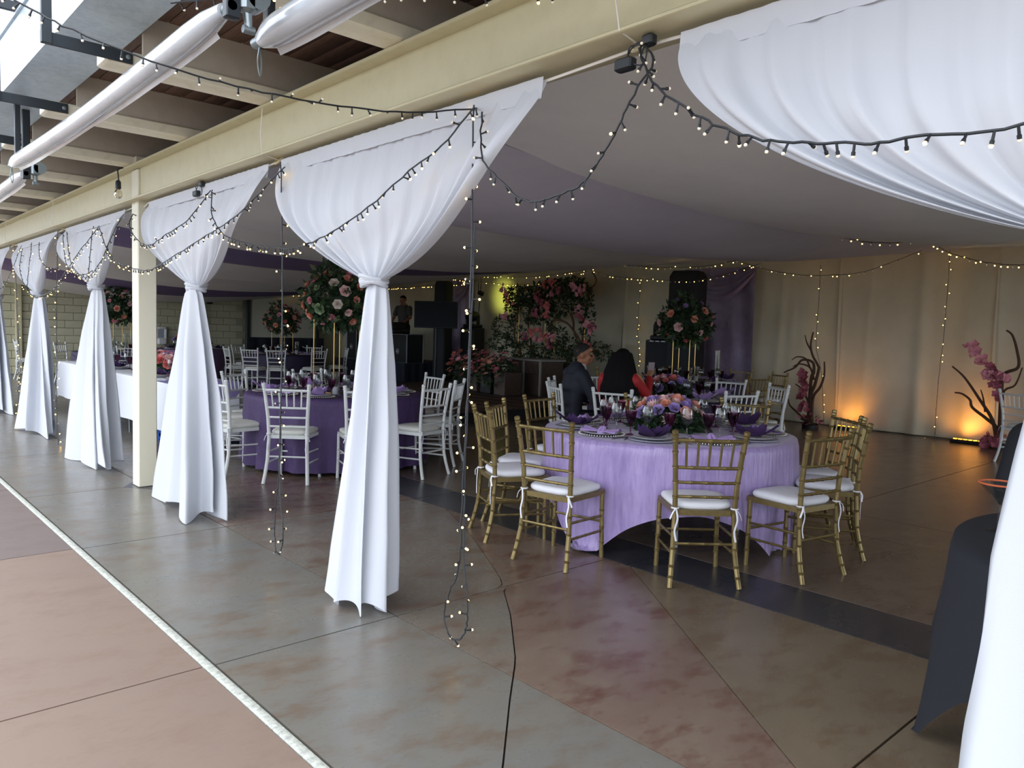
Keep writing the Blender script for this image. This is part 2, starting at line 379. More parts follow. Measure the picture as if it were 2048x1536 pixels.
# ------------------------------------------------------------------ ceiling drapes
def sagz(x): # run of one cloth from the beam to the wall
    t = (x-2.3)/(13.05-2.3); t = max(0, min(1, t))
    return 2.80*(1-t)+2.93*t-.36*math.sin(PI*t**.75)**1.15
def drape_panel(y0, y1, m, label, drop=.0, belly=.10, s=0):
    nx, ny = 40, 14; rnd = random.Random(s); ph = rnd.random()*9
    def f(u, v):
        x = 2.28+u*(13.08-2.28); e = math.sin(PI*u)
        w = math.sin(PI*v)
        far = max(0, (lerp(y0, y1, v)-12)/11)
        z = sagz(x)-belly*w*e**.7-drop*e-.17*far*e - .28*far*(u*(1-u)*4)**.3 + .012*noise.noise((x*.8, v*5+ph, s))
        return (x, lerp(y0, y1, v)+.03*math.sin(u*5+ph)*e, z)
    o = MB().grid(f, nx, ny).build('ceiling_drape', m, ang=None)
    return tag(o, label, 'drape')
drape_panel(-6.0, -1.2, 'ceiling_white', 'grey-white ceiling cloth hanging above the black table', s=1)
drape_panel(-1.25, 1.4, 'ceiling_white', 'grey-white ceiling cloth above the widest white curtain', s=2)
drape_panel(1.35, 3.75, 'ceiling_white', 'pale grey ceiling cloth sagging above the lavender table', s=3, belly=.12)
drape_panel(3.72, 6.3, 'ceiling_lilac', 'lilac-grey ceiling cloth next to the pale grey cloth over the lavender table', s=4, drop=.0, belly=.16)
drape_panel(6.27, 9.0, 'ceiling_white', 'pale ceiling cloth sagging above the dark purple round table', s=5, drop=.0, belly=.10)
drape_panel(8.97, 11.0, 'ceiling_white', 'pale grey ceiling cloth between two plain cloths before the purple strip', s=6, drop=.0, belly=.12)
drape_panel(10.97, 13.0, 'ceiling_purple', 'deep purple ceiling cloth strip across the hall', s=7, drop=.0, belly=.1)
drape_panel(12.97, 15.4, 'ceiling_white', 'grey ceiling cloth just beyond the deep purple strip', s=8, drop=.0, belly=.13)
drape_panel(15.37, 17.9, 'ceiling_white', 'grey ceiling cloth above the far white chairs', s=9, drop=.0, belly=.14)
drape_panel(17.87, 20.2, 'ceiling_purple', 'purple ceiling cloth strip close to the block wall', s=10, drop=.0, belly=.13)
drape_panel(20.17, 22.9, 'ceiling_white', 'grey ceiling cloth meeting the block wall', s=11, drop=0, belly=.14)
# ------------------------------------------------------------------ wall cloths on the long wall
def wall_cloth(y0, y1, label, s):
    rnd = random.Random(s*5+1); fo = [(rnd.random(), rnd.uniform(.02, .06), rnd.uniform(.012, .03)) for _ in range(5)]
    def f(u, v):
        y = lerp(y0, y1, u); z = 2.96*(1-v)+.01
        d = .02+.012*math.sin(u*7+s)
        for c, w, a in fo: d += a*math.exp(-((u-c-.05*v*math.sin(s+c*9))/w)**2)*(.5+v*.5)
        edge = math.exp(-((u-0)/.03)**2)+math.exp(-((u-1)/.03)**2)
        d += .04*edge*(.4+.6*math.sin(PI*v))
        d += .06*max(0, v-.86)*7*(.5+.5*math.sin(u*40+s))*.5
        return (13.12-d-.05*v, y+.05*math.sin(v*2+s)*(edge if edge < 1 else 1), z)
    o = MB().grid(f, 60, 24).build('wall_cloth', 'wall_fabric', ang=None); return tag(o, label, 'drape')
wl = [(-1.2, 'cream wall cloth behind the white curtain'), (1.2, 'cream wall cloth ending at the flowered twisted branch'), (3.6, 'cream wall cloth between the two orange uplights'), (6.0, 'cream wall cloth left of the first orange uplight, beside the purple satin panel'), (8.4, 'cream wall cloth behind the right black speaker tower'), (10.8, 'cream wall cloth behind the flower backdrop'), (13.2, 'cream wall cloth lit yellow beside the flower backdrop'), (15.6, 'cream wall cloth behind the television'), (18.0, 'cream wall cloth behind the disc jockey'), (20.4, 'cream wall cloth in the corner beside the projection screen')]
for i, (y, l) in enumerate(wl): wall_cloth(y, y+2.42, l, i)
# ------------------------------------------------------------------ tied curtains
def curtain(y0, y1, yk, zk, b0, b1, label, s, top=2.445, xb=2.15, bot=.015, nf=11, kick=0.0):
    rnd = random.Random(s); t = thing('tied_curtain', label, 'curtain', (xb, yk, 0))
    hw = .045; nu, nv = 120, 44
    ph = [rnd.uniform(0, 6.28) for _ in range(6)]
    def wid(v): return (1-v**2.5)**.85
    def up(u, v):
        # u along the rail, v down to the tie
        ye = lerp(y0, y1, u)-yk
        w = wid(v); fold = math.sin(2*PI*nf*u+ph[0]+1.2*math.sin(5*u+ph[1]))
        fine = math.sin(2*PI*nf*2.7*u+ph[2])
        y = ye*(w+(1-w)*.035)
        edge = abs(2*u-1)
        # cloth near the edges is pulled down early, the middle hangs slack
        z = top-(top-zk)*(v**(.86+.5*edge**2)) 
        zdip = -.10*math.sin(PI*v)**2*(1-edge**2)*.35
        slack = .13*math.sin(PI*min(1, v*1.02))**1.4*(.35+.65*edge**1.5)
        amp = .004+.055*v*(1-v)**.5*(.22+.78*edge**1.6)+.012*v
        x = -slack*.9+amp*fold+.006*fine*(1-v*.5)+.03*(noise.noise((u*4, v*3, s*3.1)))*math.sin(PI*v)
        if v > .9: x *= .35+.65*(1-v)/.1; 
        return (x-.012*(1-v), y, z+zdip+.006*fine*v*(1-v))
    sw = MB().grid(up, nu, nv).build('swag', 'curtain_white', t, ang=None)
    # rod pocket
    def hem(u, v): p = up(u, .1*v); return (-.022+.3*p[0]-.003*v+.0015*math.sin(u*180), p[1], top+.014-.085*v)
    MB().grid(hem, nu, 2).build('rod_pocket', 'curtain_white', sw, ang=None)
    m0, m1 = b0-yk, b1-yk; k1, k2 = rnd.choice((4, 5)), rnd.choice((7, 8, 9)); p1, p2, p3 = (rnd.uniform(0, 6.28) for _ in range(3))
    def dn(u, v):
        # closed bundle of folded cloth from the tie to the floor
        a = 2*PI*u; g = .5*v**.4+.5*v**1.25
        cy = lerp(0, (m0+m1)/2, v**1.1); wy = lerp(.05, (m1-m0)/2, g); wx = .045+.085*g
        fold = .26*math.sin(k1*a+p1+.7*v+.6*math.sin(a+p3))+.24*(1-2*abs(math.sin((k2*a+p2-1.1*v)/2)))+.12*noise.noise((math.cos(a)*2, math.sin(a)*2+v*2, s*1.7))
        q = 1+fold*(.25+.75*min(1, v*2.2))
        z = zk-.005-(zk-bot-.005)*v
        if v > .9: z += (v-.9)*10*(.02+.03*math.sin(k1*a+p2))
        return (wx*q*math.cos(a)+(.012+.03*g)*math.sin(k2*.85*math.sin(a)+p2+1.2*v)*min(1, v*4)+.02*math.sin(v*3+p1)-.02*v+kick*v, cy+wy*q*math.sin(a)*(.9+.1*v), max(.004, z))
    MB().grid(dn, 110, 44, wrap=True).build('tail', 'curtain_white', t, ang=None)
    kn = MB()
    for k in range(3): kn.tube([(.062*math.cos(a)*(1+.1*k), .066*math.sin(a), zk-.012+.016*k+.01*math.sin(a*2+k)) for a in [2*PI*j/16 for j in range(17)]], .012, 7, cap=False)
    kn.ball((-.05, .005, zk), .03, 10, 6, (1, 1.3, .9)); kn.build('tie_knot', 'curtain_white', t)
    return t
CUR = [(-.75, 1.56, .40, 1.72, -.14, .50, 'wide white tied curtain beside the black-clothed table'),
       (2.20, 4.45, 3.43, 1.70, 3.27, 3.66, 'white tied curtain hanging beside the longest looped light string'),
       (4.62, 6.90, 5.90, 1.72, 5.6, 6.65, 'white tied curtain just beside the cream post, flared at its hem'),
       (7.56, 9.75, 8.65, 1.78, 8.05, 9.05, 'white tied curtain in front of the near end of the long white table'),
       (10.15, 12.44, 11.37, 1.76, 10.65, 12.05, 'white tied curtain in front of the far part of the long white table'),
       (13.05, 15.3, 14.2, 1.76, 13.5, 14.9, 'white tied curtain farthest along the beam from the cream post')]
for i, c in enumerate(CUR): curtain(*c, s=i+3)
# rope rail and its ties under the beam
rl = thing('curtain_rope', 'white rope rail tied below the cream beam carrying the curtains', 'rope', (2.15, 0, 0))
hooks = [-1.0, 1.75, 4.53, 7.0, 7.42, 9.95, 12.8, 15.5]
pts = []
for a, b in zip(hooks, hooks[1:]):
    for k in range(8):
        u = k/8; pts.append((0, lerp(a, b, u), 2.463-.03*math.sin(PI*u)))
pts.append((0, hooks[-1], 2.46))
MB().tube(pts, .006, 6).build('rope', 'rope_white', rl)
mat('old_ring', '#cbbd9a', .5, var=(40, '#b5a98a', .4, .7))
for y in hooks:
    if y in (7.0, 7.42): continue
    MB().tube([(0+.022*math.cos(a), y+.028*math.sin(a), 2.475+.028*math.cos(a)) for a in [2*PI*j/14 for j in range(15)]], .008, 7, cap=False).build('ring', 'old_ring', rl)
    MB().tube([(-.1, y+.02, 2.80), (-.112, y+.02, 2.6), (-.11, y, 2.49), (0, y, 2.47)], .003, 5).build('cord', 'rope_white', rl)
# ------------------------------------------------------------------ fairy lights
mat('wire_black', '#20252a', .5); mat('bulb_black', '#1b2024', .45)
mat('led_lit', '#ffd98a', .3, emis=('#ffc860', 9)); mat('led_faint', '#d9d4c4', .15, emis=('#ffe9c8', .15)); mat('led_warm', '#ffe7b0', .3, emis=('#ffd27a', 5))  # unlit tips carry a slight added glow
for k in ('led_lit', 'led_faint', 'led_warm'): MATS[k].cycles.emission_sampling = 'NONE'
def bulb_mesh(m):
    b = MB(); b.tube([(0, 0, .002), (0, 0, -.020), (0, 0, -.021), (0, 0, -.029)], [.0032, .0036, .0052, .0050], 7); b.cur = 1; b.ball((0, 0, -.032), .0052, 7, 5); return b.mesh('bulb', ['bulb_black', m])
BM = [bulb_mesh('led_lit'), bulb_mesh('led_faint'), bulb_mesh('led_warm')]
def light_string(label, P, sp=.075, lit=.5, per=6, twin=None, far=False, group=None, rw=.0038):
    pts = smoothpts(P, per); root = thing('string_lights', label, 'string lights', tuple(pts[0]), 0, group)
    o0 = pts[0]; rnd = random.Random(len(label)*7+len(P))
    loc = [p-o0 for p in pts]
    loc = [p+Vector((rnd.uniform(-1, 1), rnd.uniform(-1, 1), rnd.uniform(-1, 1)))*.003 for p in loc]
    MB().tube(loc, rw, 5).build('wire', 'wire_black', root)
    if twin: MB().tube([p+Vector((rnd.uniform(-.6, 1), rnd.uniform(-1, .4), 0))*twin for p in loc], rw*.9, 5).build('wire', 'wire_black', root)
    d = 0; nxt = sp*.5; fm = MB()
    for a, b in zip(loc, loc[1:]):
        L = (b-a).length
        if L < 1e-6: continue
        while nxt <= d+L:
            p = a+(b-a)*((nxt-d)/L); nxt += sp*rnd.uniform(.6, 1.4)
            t = (b-a).normalized(); dirv = Vector((rnd.uniform(-1, 1), rnd.uniform(-1, 1), rnd.uniform(-1, .25)))
            dirv = dirv-t*dirv.dot(t)*.8
            if abs(t.z) < .75 and rnd.random() < .8: dirv.z = -abs(dirv.z)-.8
            dirv.normalize()
            if far:
                k = 0 if rnd.random() < lit else 1
                q = dirv*.02; fm.cur = 0; fm.tube([p, p+q], .003, 4); fm.cur = 1 if k == 0 else 2; fm.ball(p+q*1.35, .0068 if k == 0 else .005, 6, 4)
            else:
                k = rnd.random(); me = BM[0] if k < lit*.6 else (BM[2] if k < lit else BM[1])
                ob('bulb', me, root, p, Vector((0, 0, -1)).rotation_difference(dirv).to_euler())
        d += L
    if far: tag(fm.build('bulbs', ['bulb_black', 'led_lit', 'led_faint'], root), kind='stuff')
    return root
LS = light_string
LS('fairy light string slanting from the eaves down to the near curtain rail', [(.15, 3.9, 2.98), (.6, 3.5, 2.66), (.76, 3.34, 2.55), (1.05, 3.21, 2.46), (1.33, 3.08, 2.41), (1.61, 2.96, 2.39), (1.92, 2.81, 2.39), (2.11, 2.62, 2.41), (2.05, 2.53, 2.38)], .062, .12)
LS('fairy light string running just under the eaves above the cream beam', [(1.1, 3.3, 2.74), (1.34, 2.83, 2.72), (1.48, 2.56, 2.68), (1.69, 2.23, 2.64), (1.83, 1.97, 2.61), (2.08, 1.47, 2.61)], .085, .2)
LS('fairy light swag across the curtain beside the longest looped string', [(2.03, 2.5, 2.38), (1.98, 2.65, 2.24), (1.97, 2.87, 2.16), (1.96, 3.26, 2.01), (1.97, 3.67, 1.92), (2.0, 3.95, 1.9), (2.0, 4.16, 1.9), (2.0, 4.6, 1.95), (1.98, 4.95, 2.03), (1.98, 5.16, 2.18), (2.03, 5.29, 2.36)], .055, .6)
LS('fairy light swag in the open bay before the ceiling cloth', [(2.05, 2.47, 2.36), (2.0, 2.41, 2.17), (2.0, 2.29, 2.05), (2.0, 2.15, 1.96), (2.0, 1.99, 1.96), (2.0, 1.86, 1.99), (2.0, 1.78, 2.06), (2.0, 1.72, 2.13), (2.0, 1.66, 2.23), (2.05, 1.61, 2.36), (2.1, 1.7, 2.45)], .058, .1)
LS('fairy light swag crossing the widest white curtain', [(2.06, 1.68, 2.42), (2.0, 1.61, 2.34), (1.93, 1.5, 2.23), (1.9, 1.35, 2.12), (1.87, 1.21, 2.04), (1.85, 1.06, 1.98), (1.83, .92, 1.95), (1.83, .79, 1.93), (1.84, .68, 1.93), (1.9, .5, 1.94), (1.95, .2, 2.05), (2.1, -.3, 2.40)], .05, .15)
LS('fairy light swag across the curtain on both sides of the cream post', [(2.05, 4.25, 2.38), (1.98, 4.75, 2.14), (1.97, 5.33, 2.03), (1.97, 5.97, 1.92), (2.0, 6.48, 1.87), (2.0, 6.86, 1.89), (1.99, 7.28, 1.96), (2.0, 7.66, 2.09), (2.03, 8.03, 2.32)], .06, .6)
LS('short fairy light swag between a curtain top and the cream post', [(2.03, 5.31, 2.36), (1.98, 5.61, 2.18), (1.97, 6.02, 2.11), (1.98, 6.36, 2.06), (1.99, 6.67, 2.09), (1.99, 6.97, 2.24), (2.04, 7.05, 2.36)], .06, .55)
LS('fairy light swag just past the cream post', [(2.04, 7.38, 2.36), (1.98, 7.45, 2.2), (1.97, 7.74, 2.0), (1.97, 8.17, 1.87), (1.97, 8.53, 1.9), (1.98, 8.92, 2.06), (2.04, 9.33, 2.38)], .06, .5)
LS('fairy light swag sagging between the two far curtains', [(2.04, 8.07, 2.34), (1.97, 8.52, 2.12), (1.97, 9.02, 1.96), (1.98, 9.69, 1.77), (1.98, 10.45, 1.71), (1.97, 11.0, 1.79), (1.97, 11.43, 2.05), (2.04, 11.64, 2.34)], .07, .6)
LS('fairy light swag doubling back over the curtain past the post', [(2.04, 9.5, 2.39), (1.98, 9.12, 2.07), (1.97, 8.82, 1.93), (1.97, 8.34, 1.89), (1.98, 8.08, 1.92)], .10, .45, far=True)
LS('fairy light swag on the curtain at the far part of the white table', [(2.04, 10.68, 2.36), (1.98, 10.29, 2.13), (1.98, 9.8, 2.0), (1.98, 9.45, 2.01)], .10, .45, far=True)
LS('fairy light swag on the farthest curtain', [(2.04, 11.7, 2.38), (1.97, 12.27, 1.95), (1.97, 13.02, 1.83), (1.97, 13.8, 1.9), (2.03, 14.5, 2.36)], .10, .45, far=True)
LS('longest hanging light string ending in a wide loop above the floor', [(2.05, 2.53, 2.40), (2.05, 2.52, 1.8), (2.05, 2.52, 1.38), (2.05, 2.53, 1.02), (2.05, 2.54, .68), (2.05, 2.55, .45), (2.05, 2.62, .30), (2.05, 2.645, .2), (2.05, 2.60, .12), (2.05, 2.53, .13), (2.05, 2.49, .2), (2.05, 2.485, .32), (2.05, 2.52, .51), (2.055, 2.53, .8), (2.06, 2.525, 1.3), (2.06, 2.515, 1.9)], .085, .85)
LS('hanging light string in front of the dark purple table chairs', [(2.05, 4.30, 2.41), (2.05, 4.26, 1.73), (2.05, 4.27, 1.14), (2.05, 4.29, .57), (2.05, 4.32, .41), (2.05, 4.33, .16), (2.05, 4.27, .09), (2.05, 4.22, .25), (2.05, 4.27, .48), (2.055, 4.28, 1.0), (2.055, 4.275, 1.5)], .1, .6)
LS('hanging light string between the two curtains past the post', [(2.1, 10.02, 2.42), (2.08, 10.0, 1.7), (2.08, 10.05, .9), (2.08, 10.06, .35), (2.08, 10.0, .006)], .09, .45, far=True)
LS('hanging light string with a small loop before the farthest curtain', [(2.1, 12.5, 2.42), (2.08, 12.3, 1.6), (2.08, 12.25, .8), (2.08, 12.3, .25), (2.08, 12.42, .1), (2.08, 12.2, .06), (2.08, 12.2, .3), (2.09, 12.24, .8), (2.09, 12.28, 1.4)], .09, .6, far=True)
LS('short light string hanging down the curtain past the post', [(2.0, 8.12, 2.34), (1.99, 8.2, 2.1), (1.98, 8.25, 1.82)], .06, .2, far=True)
LS('short light string hanging down the second curtain past the post', [(2.0, 10.85, 2.36), (1.98, 10.95, 2.05), (1.98, 11.05, 1.78)], .06, .2, far=True)
G = None
LS('light string along the ceiling before the flower backdrop', [(12.3, 14.67, 2.80), (12.3, 13.3, 2.73), (12.3, 12.31, 2.74), (12.3, 11.14, 2.83)], .12, .55, far=True)
LS('lower light string sagging over the flower backdrop', [(12.6, 15.62, 2.75), (12.6, 14.35, 2.62), (12.6, 13.27, 2.59), (12.6, 12.29, 2.66), (12.6, 11.39, 2.84)], .12, .55, far=True)
LS('light string sagging in front of the right speaker tower', [(11.4, 10.3, 2.72), (11.4, 9.75, 2.58), (11.4, 8.85, 2.49), (11.4, 7.97, 2.44), (11.4, 7.37, 2.50), (11.4, 6.6, 2.68)], .10, .45, far=True)
LS('light string on the ceiling cloth above the seated couple', [(9.5, 8.01, 2.60), (9.5, 7.7, 2.54), (9.5, 7.08, 2.49), (9.5, 6.46, 2.48), (9.5, 6.13, 2.5), (9.5, 5.86, 2.54)], .09, .55, far=True)
LS('light string swag over the cream wall beside the purple satin panel', [(11.0, 6.74, 2.68), (11.0, 6.21, 2.53), (11.0, 5.71, 2.44), (11.0, 5.32, 2.42), (11.0, 4.82, 2.44), (11.0, 4.41, 2.56), (11.0, 4.0, 2.71)], .10, .5, far=True)
LS('short light string on the pale ceiling cloth above the lavender table', [(8.0, 3.99, 2.62), (8.0, 3.68, 2.54), (8.0, 3.42, 2.48), (8.0, 3.13, 2.46), (8.0, 2.96, 2.48)], .10, .5, far=True)
LS('light string swag over the wall beside the white curtain', [(9.0, 3.32, 2.6), (9.0, 3.15, 2.53), (9.0, 3.0, 2.44), (9.0, 2.75, 2.35), (9.0, 2.57, 2.31), (9.0, 2.26, 2.29), (9.0, 1.6, 2.4)], .06, .7, far=True)
LS('light string above the disc jockey', [(12.5, 19.48, 2.60), (12.5, 18.56, 2.60), (12.5, 17.12, 2.62), (12.5, 15.6, 2.64)], .1, .6, far=True)
LS('light string crossing near the television', [(11.0, 15.07, 2.70), (11.0, 14.29, 2.64), (11.0, 13.64, 2.57)], .1, .6, far=True)
LS('light string hanging down the wall behind the first twisted branch', [(12.9, 6.33, 2.76), (12.9, 6.33, 2.16), (12.88, 6.32, 1.38), (12.88, 6.2, .9), (12.88, 6.1, .015)], .15, .6, far=True)
LS('light string hanging down the wall between the two branches', [(12.9, 4.3, 2.9), (12.9, 4.3, 1.76), (12.88, 4.33, .9), (12.88, 4.33, .03)], .15, .6, far=True)
LS('light string hanging down the wall beside the right speaker tower', [(12.9, 10.2, 2.61), (12.9, 10.25, 1.78), (12.9, 10.19, .89), (12.9, 10.2, .005)], .12, .7, far=True)
LS('light string lying along the foot of the cream wall', [(12.78, 6.9, .012), (12.75, 6.2, .012), (12.8, 5.2, .012), (12.8, 4.74, .012), (12.75, 4.3, .012), (12.8, 3.88, .012), (12.75, 3.2, .012)], .14, .35, far=True)
LS('faint light string near the projection screen', [(9.6, 22.5, 2.45), (10.4, 22.5, 2.36), (11.2, 22.5, 2.38), (12.0, 22.5, 2.45)], .18, .7, far=True)
# socket boxes and coiled leads at the two rail hooks
for y, l in ((1.74, 'black adapter plug with coiled lead tied at the nearest rail ring'), (5.75, 'black adapter plug hanging on the curtain beside the post')):
    t = thing('adapter_plug', l, 'plug', (2.11, y, 2.41))
    MB().box(-.02, .02, .0, .075, -.03, .012, .006).build('housing', 'bulb_black', t)
    MB().box(-.018, .018, -.085, -.04, .03, .068, .006).build('socket', 'bulb_black', t)
    MB().tube(smoothpts([(0, .03, 0), (-.02, 0, .04), (0, -.05, .03), (.01, -.03, -.02), (-.01, .02, 0), (0, .0, .05), (0, -.06, .05)], 5), .003, 5).build('lead', 'wire_black', t)
# hanging filament lamp by the post
mat('lamp_glass_clear', '#e8e4d8', .1, alpha=None); glass('bulb_glass', '#f1ece0')
t = thing('pendant_bulb', 'clear pendant bulb on a black socket hanging beside the post top', 'lamp', (2.0, 7.32, 2.74))
MB().tube(smoothpts([(.06, .02, .05), (0, 0, .02), (0, 0, -.03), (.005, 0, -.09)], 4), .006, 6).build('cable', 'wire_black', t)
MB().lathe([(.012, -.07), (.022, -.085), (.024, -.14), (.016, -.145)], 12).build('socket', 'bulb_black', t)
MB().lathe([(.014, -.145), (.03, -.17), (.034, -.195), (.026, -.22), (.004, -.232)], 14).build('glass_bulb', 'bulb_glass', t)
# ------------------------------------------------------------------ chairs
mat('gold_paint', '#85754b', .36, .6, var=(25, '#766640', .4, .7)); mat('white_paint', '#d6dad8', .4, var=(30, '#c6cac8', .5, .8)); mat('cushion_white', '#dfe0e6', .85, bump=(60, .1)); mat('cushion_ivory', '#cfd0c8', .85, bump=(60, .1))
mat('tie_white', '#e4e4ea', .9)
def interp(tab, z):
    for (a, p), (b, q) in zip(tab, tab[1:]):
        if z <= b: t = (z-a)/(b-a); return tuple(lerp(u, v, t) for u, v in zip(p, q))
    return tab[-1][1]
POST = [(0, (.205, -.262)), (.1, (.194, -.232)), (.22, (.184, -.208)), (.44, (.176, -.195)), (.62, (.183, -.205)), (.8, (.198, -.232)), (.93, (.210, -.256))]
def ringed(path, r, rings, n=9, tip=False):
    """tube along path with bamboo rings"""
    P = [Vector(p) for p in path]; pts = []; rad = []
    for i in range(len(P)-1):
        a, b = P[i], P[i+1]; L = (b-a).length; k = max(1, int(L/.085)) if rings else max(1, int(L/.15))
        for j in range(k):
            q = a+(b-a)*(j/k); d = (b-a).normalized()
            if rings and (i or j): pts += [q-d*.008, q-d*.004, q, q+d*.004, q+d*.008]; rad += [r*.96, r*1.2, r*1.05, r*1.2, r*.96]
            else: pts.append(q); rad.append(r)
    pts.append(P[-1]); rad.append(r)
    if tip:
        d = (P[-1]-P[-2]).normalized(); e = P[-1]; pts.pop(); rad.pop()
        for s_, q in ((-.05, 1), (-.046, .8), (-.042, 1.15), (-.03, 1.2), (-.026, .85), (-.022, 1.15), (-.006, 1.15), (0, .7)): pts.append(e+d*s_); rad.append(r*q)
    return MB().tube(pts, rad, n)
def make_chair(name, label, m, rings, cush, group):
    t = thing(name, label, 'chair', (0, 0, 0), 0, group)
    for sx in (-1, 1):
        ringed([(sx*interp(POST, z)[0], interp(POST, z)[1], z) for z in (0, .06, .12, .22, .33, .44, .53, .62, .71, .8, .87, .93)], .0165, rings, 9, True).build('rear_leg', m, t)
        ringed([(sx*.192, .182, 0), (sx*.188, .178, .2), (sx*.186, .175, .43)], .0155, rings).build('front_leg', m, t)
    def bar(z, r, nm, bow=.0, rg=rings):
        x, y = interp(POST, z); ringed([(-x, y, z), (-x*.5, y-bow*.75, z), (0, y-bow, z), (x*.5, y-bow*.75, z), (x, y, z)], r, rg, 7).build(nm, m, t)
    bar(.868, .0125, 'top_rail', .012); bar(.705, .011, 'middle_rail', .01); bar(.615, .010, 'back_rail', .008); bar(.53, .010, 'back_rail', .008)
    x1, y1 = interp(POST, .868); x0, y0 = interp(POST, .705)
    for k in range(5):
        u = (k-2)/2*.68; bow = .012*(1-abs(u)*.5)
        ringed([(x0*u, y0-bow, .705), (x1*u, y1-bow, .868)], .0075, rings, 6).build('spindle', m, t)
    sb = MB(); sb.prism([(-.195, .195), (-.18, -.185), (-.15, -.205), (.15, -.205), (.18, -.185), (.195, .195), (.16, .215), (-.16, .215)][::-1], .418, .45); sb.build('seat', m, t, smooth=False)
    def cu(u, v):
        a = 2*PI*u; c, s_ = math.cos(a), math.sin(a); e = .42
        bx = math.copysign(abs(c)**e, c); by = math.copysign(abs(s_)**e, s_)
        rr, z = ((.0, .448), (.93, .448), (1.0, .462), (1.01, .476), (.97, .490), (.8, .499), (.4, .504), (0, .505))[round(v*7)]
        return (bx*(.186+.012*by)*rr, by*.19*rr+.005, z+.002*math.sin(a*5)*rr)
    cuo = MB().grid(cu, 32, 7, wrap=True).build('cushion', cush, t, ang=None)
    for sx in (-1, 1):
        x, y = interp(POST, .46)
        k = MB().tube([(sx*x+.021*math.cos(a), y+.021*math.sin(a), .462) for a in [2*PI*j/10 for j in range(11)]], .005, 5, cap=False)
        k.tube(smoothpts([(sx*x, y-.022, .462), (sx*x+.01, y-.03, .40), (sx*x-.005, y-.028, .33), (sx*x+.006, y-.03, .27)], 3), .006, 5, flat=.4)
        k.tube(smoothpts([(sx*x, y-.022, .462), (sx*x+.02*sx, y-.034, .44), (sx*x+.035*sx, y-.03, .40)], 3), .006, 5, flat=.4); k.build('cushion_tie', 'tie_white', cuo)
    for sx in (-1, 1):
        for z in (.19, .29):
            x, y = interp(POST, z); ringed([(sx*x, y, z), (sx*.19, .178, z-.01)], .0085, rings, 6).build('stretcher', m, t)
    x, y = interp(POST, .25); ringed([(-x, y, .25), (x, y, .25)], .0085, rings, 6).build('stretcher', m, t)
    ringed([(-.19, .178, .24), (.19, .178, .24)], .0085, rings, 6).build('stretcher', m, t)
    return t
GOLD = make_chair('gold_chair', 'gold bamboo-ringed banquet chair with white tied cushion at the lavender table', 'gold_paint', True, 'cushion_white', 'gold chairs around the lavender table')
WHITE = make_chair('white_chair', 'white spindle-back banquet chair with pale cushion at the dark purple round table', 'white_paint', False, 'cushion_ivory', 'white chairs around the dark purple table')
_used = {}
def place(proto, x, y, deg, label=None, group=None, z=0):
    for c in (T1, T2, T3, TW, TF, TL): # keep the seat clear of the hanging cloth
        d = math.hypot(x-c[0], y-c[1])
        if .3 < d < 1.09: x, y = c[0]+(x-c[0])*1.09/d, c[1]+(y-c[1])*1.09/d
    if proto.name not in _used:
        _used[proto.name] = 1; o = proto; o.location = (x, y, z); o.rotation_euler = (0, 0, math.radians(deg-90))
        if label: o['label'] = label
        if group: o['group'] = group
        return o
    return dup(proto, (x, y, z), math.radians(deg-90), label, group)
T1 = (4.82, 3.5); T2 = (7.52, 5.48); T3 = (10.5, 7.25); TW = (4.2, 7.42); TF = (8.45, 17.5); TL = (5.1, 18.6); TP = (7.35, 20.6)
gl = [(4.0, 2.67, 49), (3.61, 3.42, 10), (3.74, 4.05, -24), (4.1, 4.32, -60), (4.79, 4.4, -82), (5.58, 4.2, -127), (5.84, 3.56, -162), (5.5, 2.80, 141), (5.25, 2.46, 118), (4.62, 2.37, 80)]
GL = ['gold banquet chair standing on the dark floor band before the raised lavender hem', 'gold banquet chair between the dark floor band and the overlapping pair, at the lavender table', 'front one of two overlapping gold chairs beside the longest hanging light string', 'rear one of two overlapping gold chairs beside the longest hanging light string', 'gold banquet chair behind the lavender table in front of the navy suit', 'gold banquet chair behind the low flowers of the lavender table', 'gold banquet chair across the lavender table in front of a white chair', 'rear one of two overlapping gold chairs on the uplight side of the lavender table', 'front one of two overlapping gold chairs on the uplight side of the lavender table', 'gold banquet chair with long hanging cushion ties next to the chair on the dark band']
for g, l in zip(gl, GL): place(GOLD, *g, l)
for w, l in zip([(3.44, 6.78, 46), (3.19, 7.41, 8), (3.38, 8.02, -18), (3.75, 8.25, -60), (4.57, 8.48, -82), (3.86, 6.33, 70), (4.5, 6.33, 104), (4.97, 6.82, 128), (5.35, 7.55, 175)],
    ['white banquet chair with its back to the hanging light string at the dark purple table', 'white banquet chair beside the flared curtain, turned to the dark purple table', 'white banquet chair half behind the flared curtain at the dark purple table', 'white banquet chair across the corner of the dark purple table by the flared curtain', 'white banquet chair behind the tall flower ball rods at the dark purple table', 'white banquet chair mostly hidden behind the knotted curtain tail', 'white banquet chair showing its side beside the knotted curtain tail', 'white banquet chair seen edge-on, outermost on the stage side of the dark purple table', 'white banquet chair behind two others on the stage side of the dark purple table']): place(WHITE, *w, l)
for i, w in enumerate([(6.16, 5.07, 18), (6.16, 5.72, -25), (6.85, 6.42, -55), (7.15, 4.5, 72), (8.73, 5.52, 185), (8.42, 4.8, 150), (7.98, 4.58, 117), (7.75, 6.78, -105)]):
    lab = {0: 'white spindle-back chair the person in red sits on', 1: 'white spindle-back chair the person in the navy suit sits on'}.get(i, 'white spindle-back banquet chair at the table of the seated couple')
    place(WHITE, *w, lab, 'white chairs around the couple table')
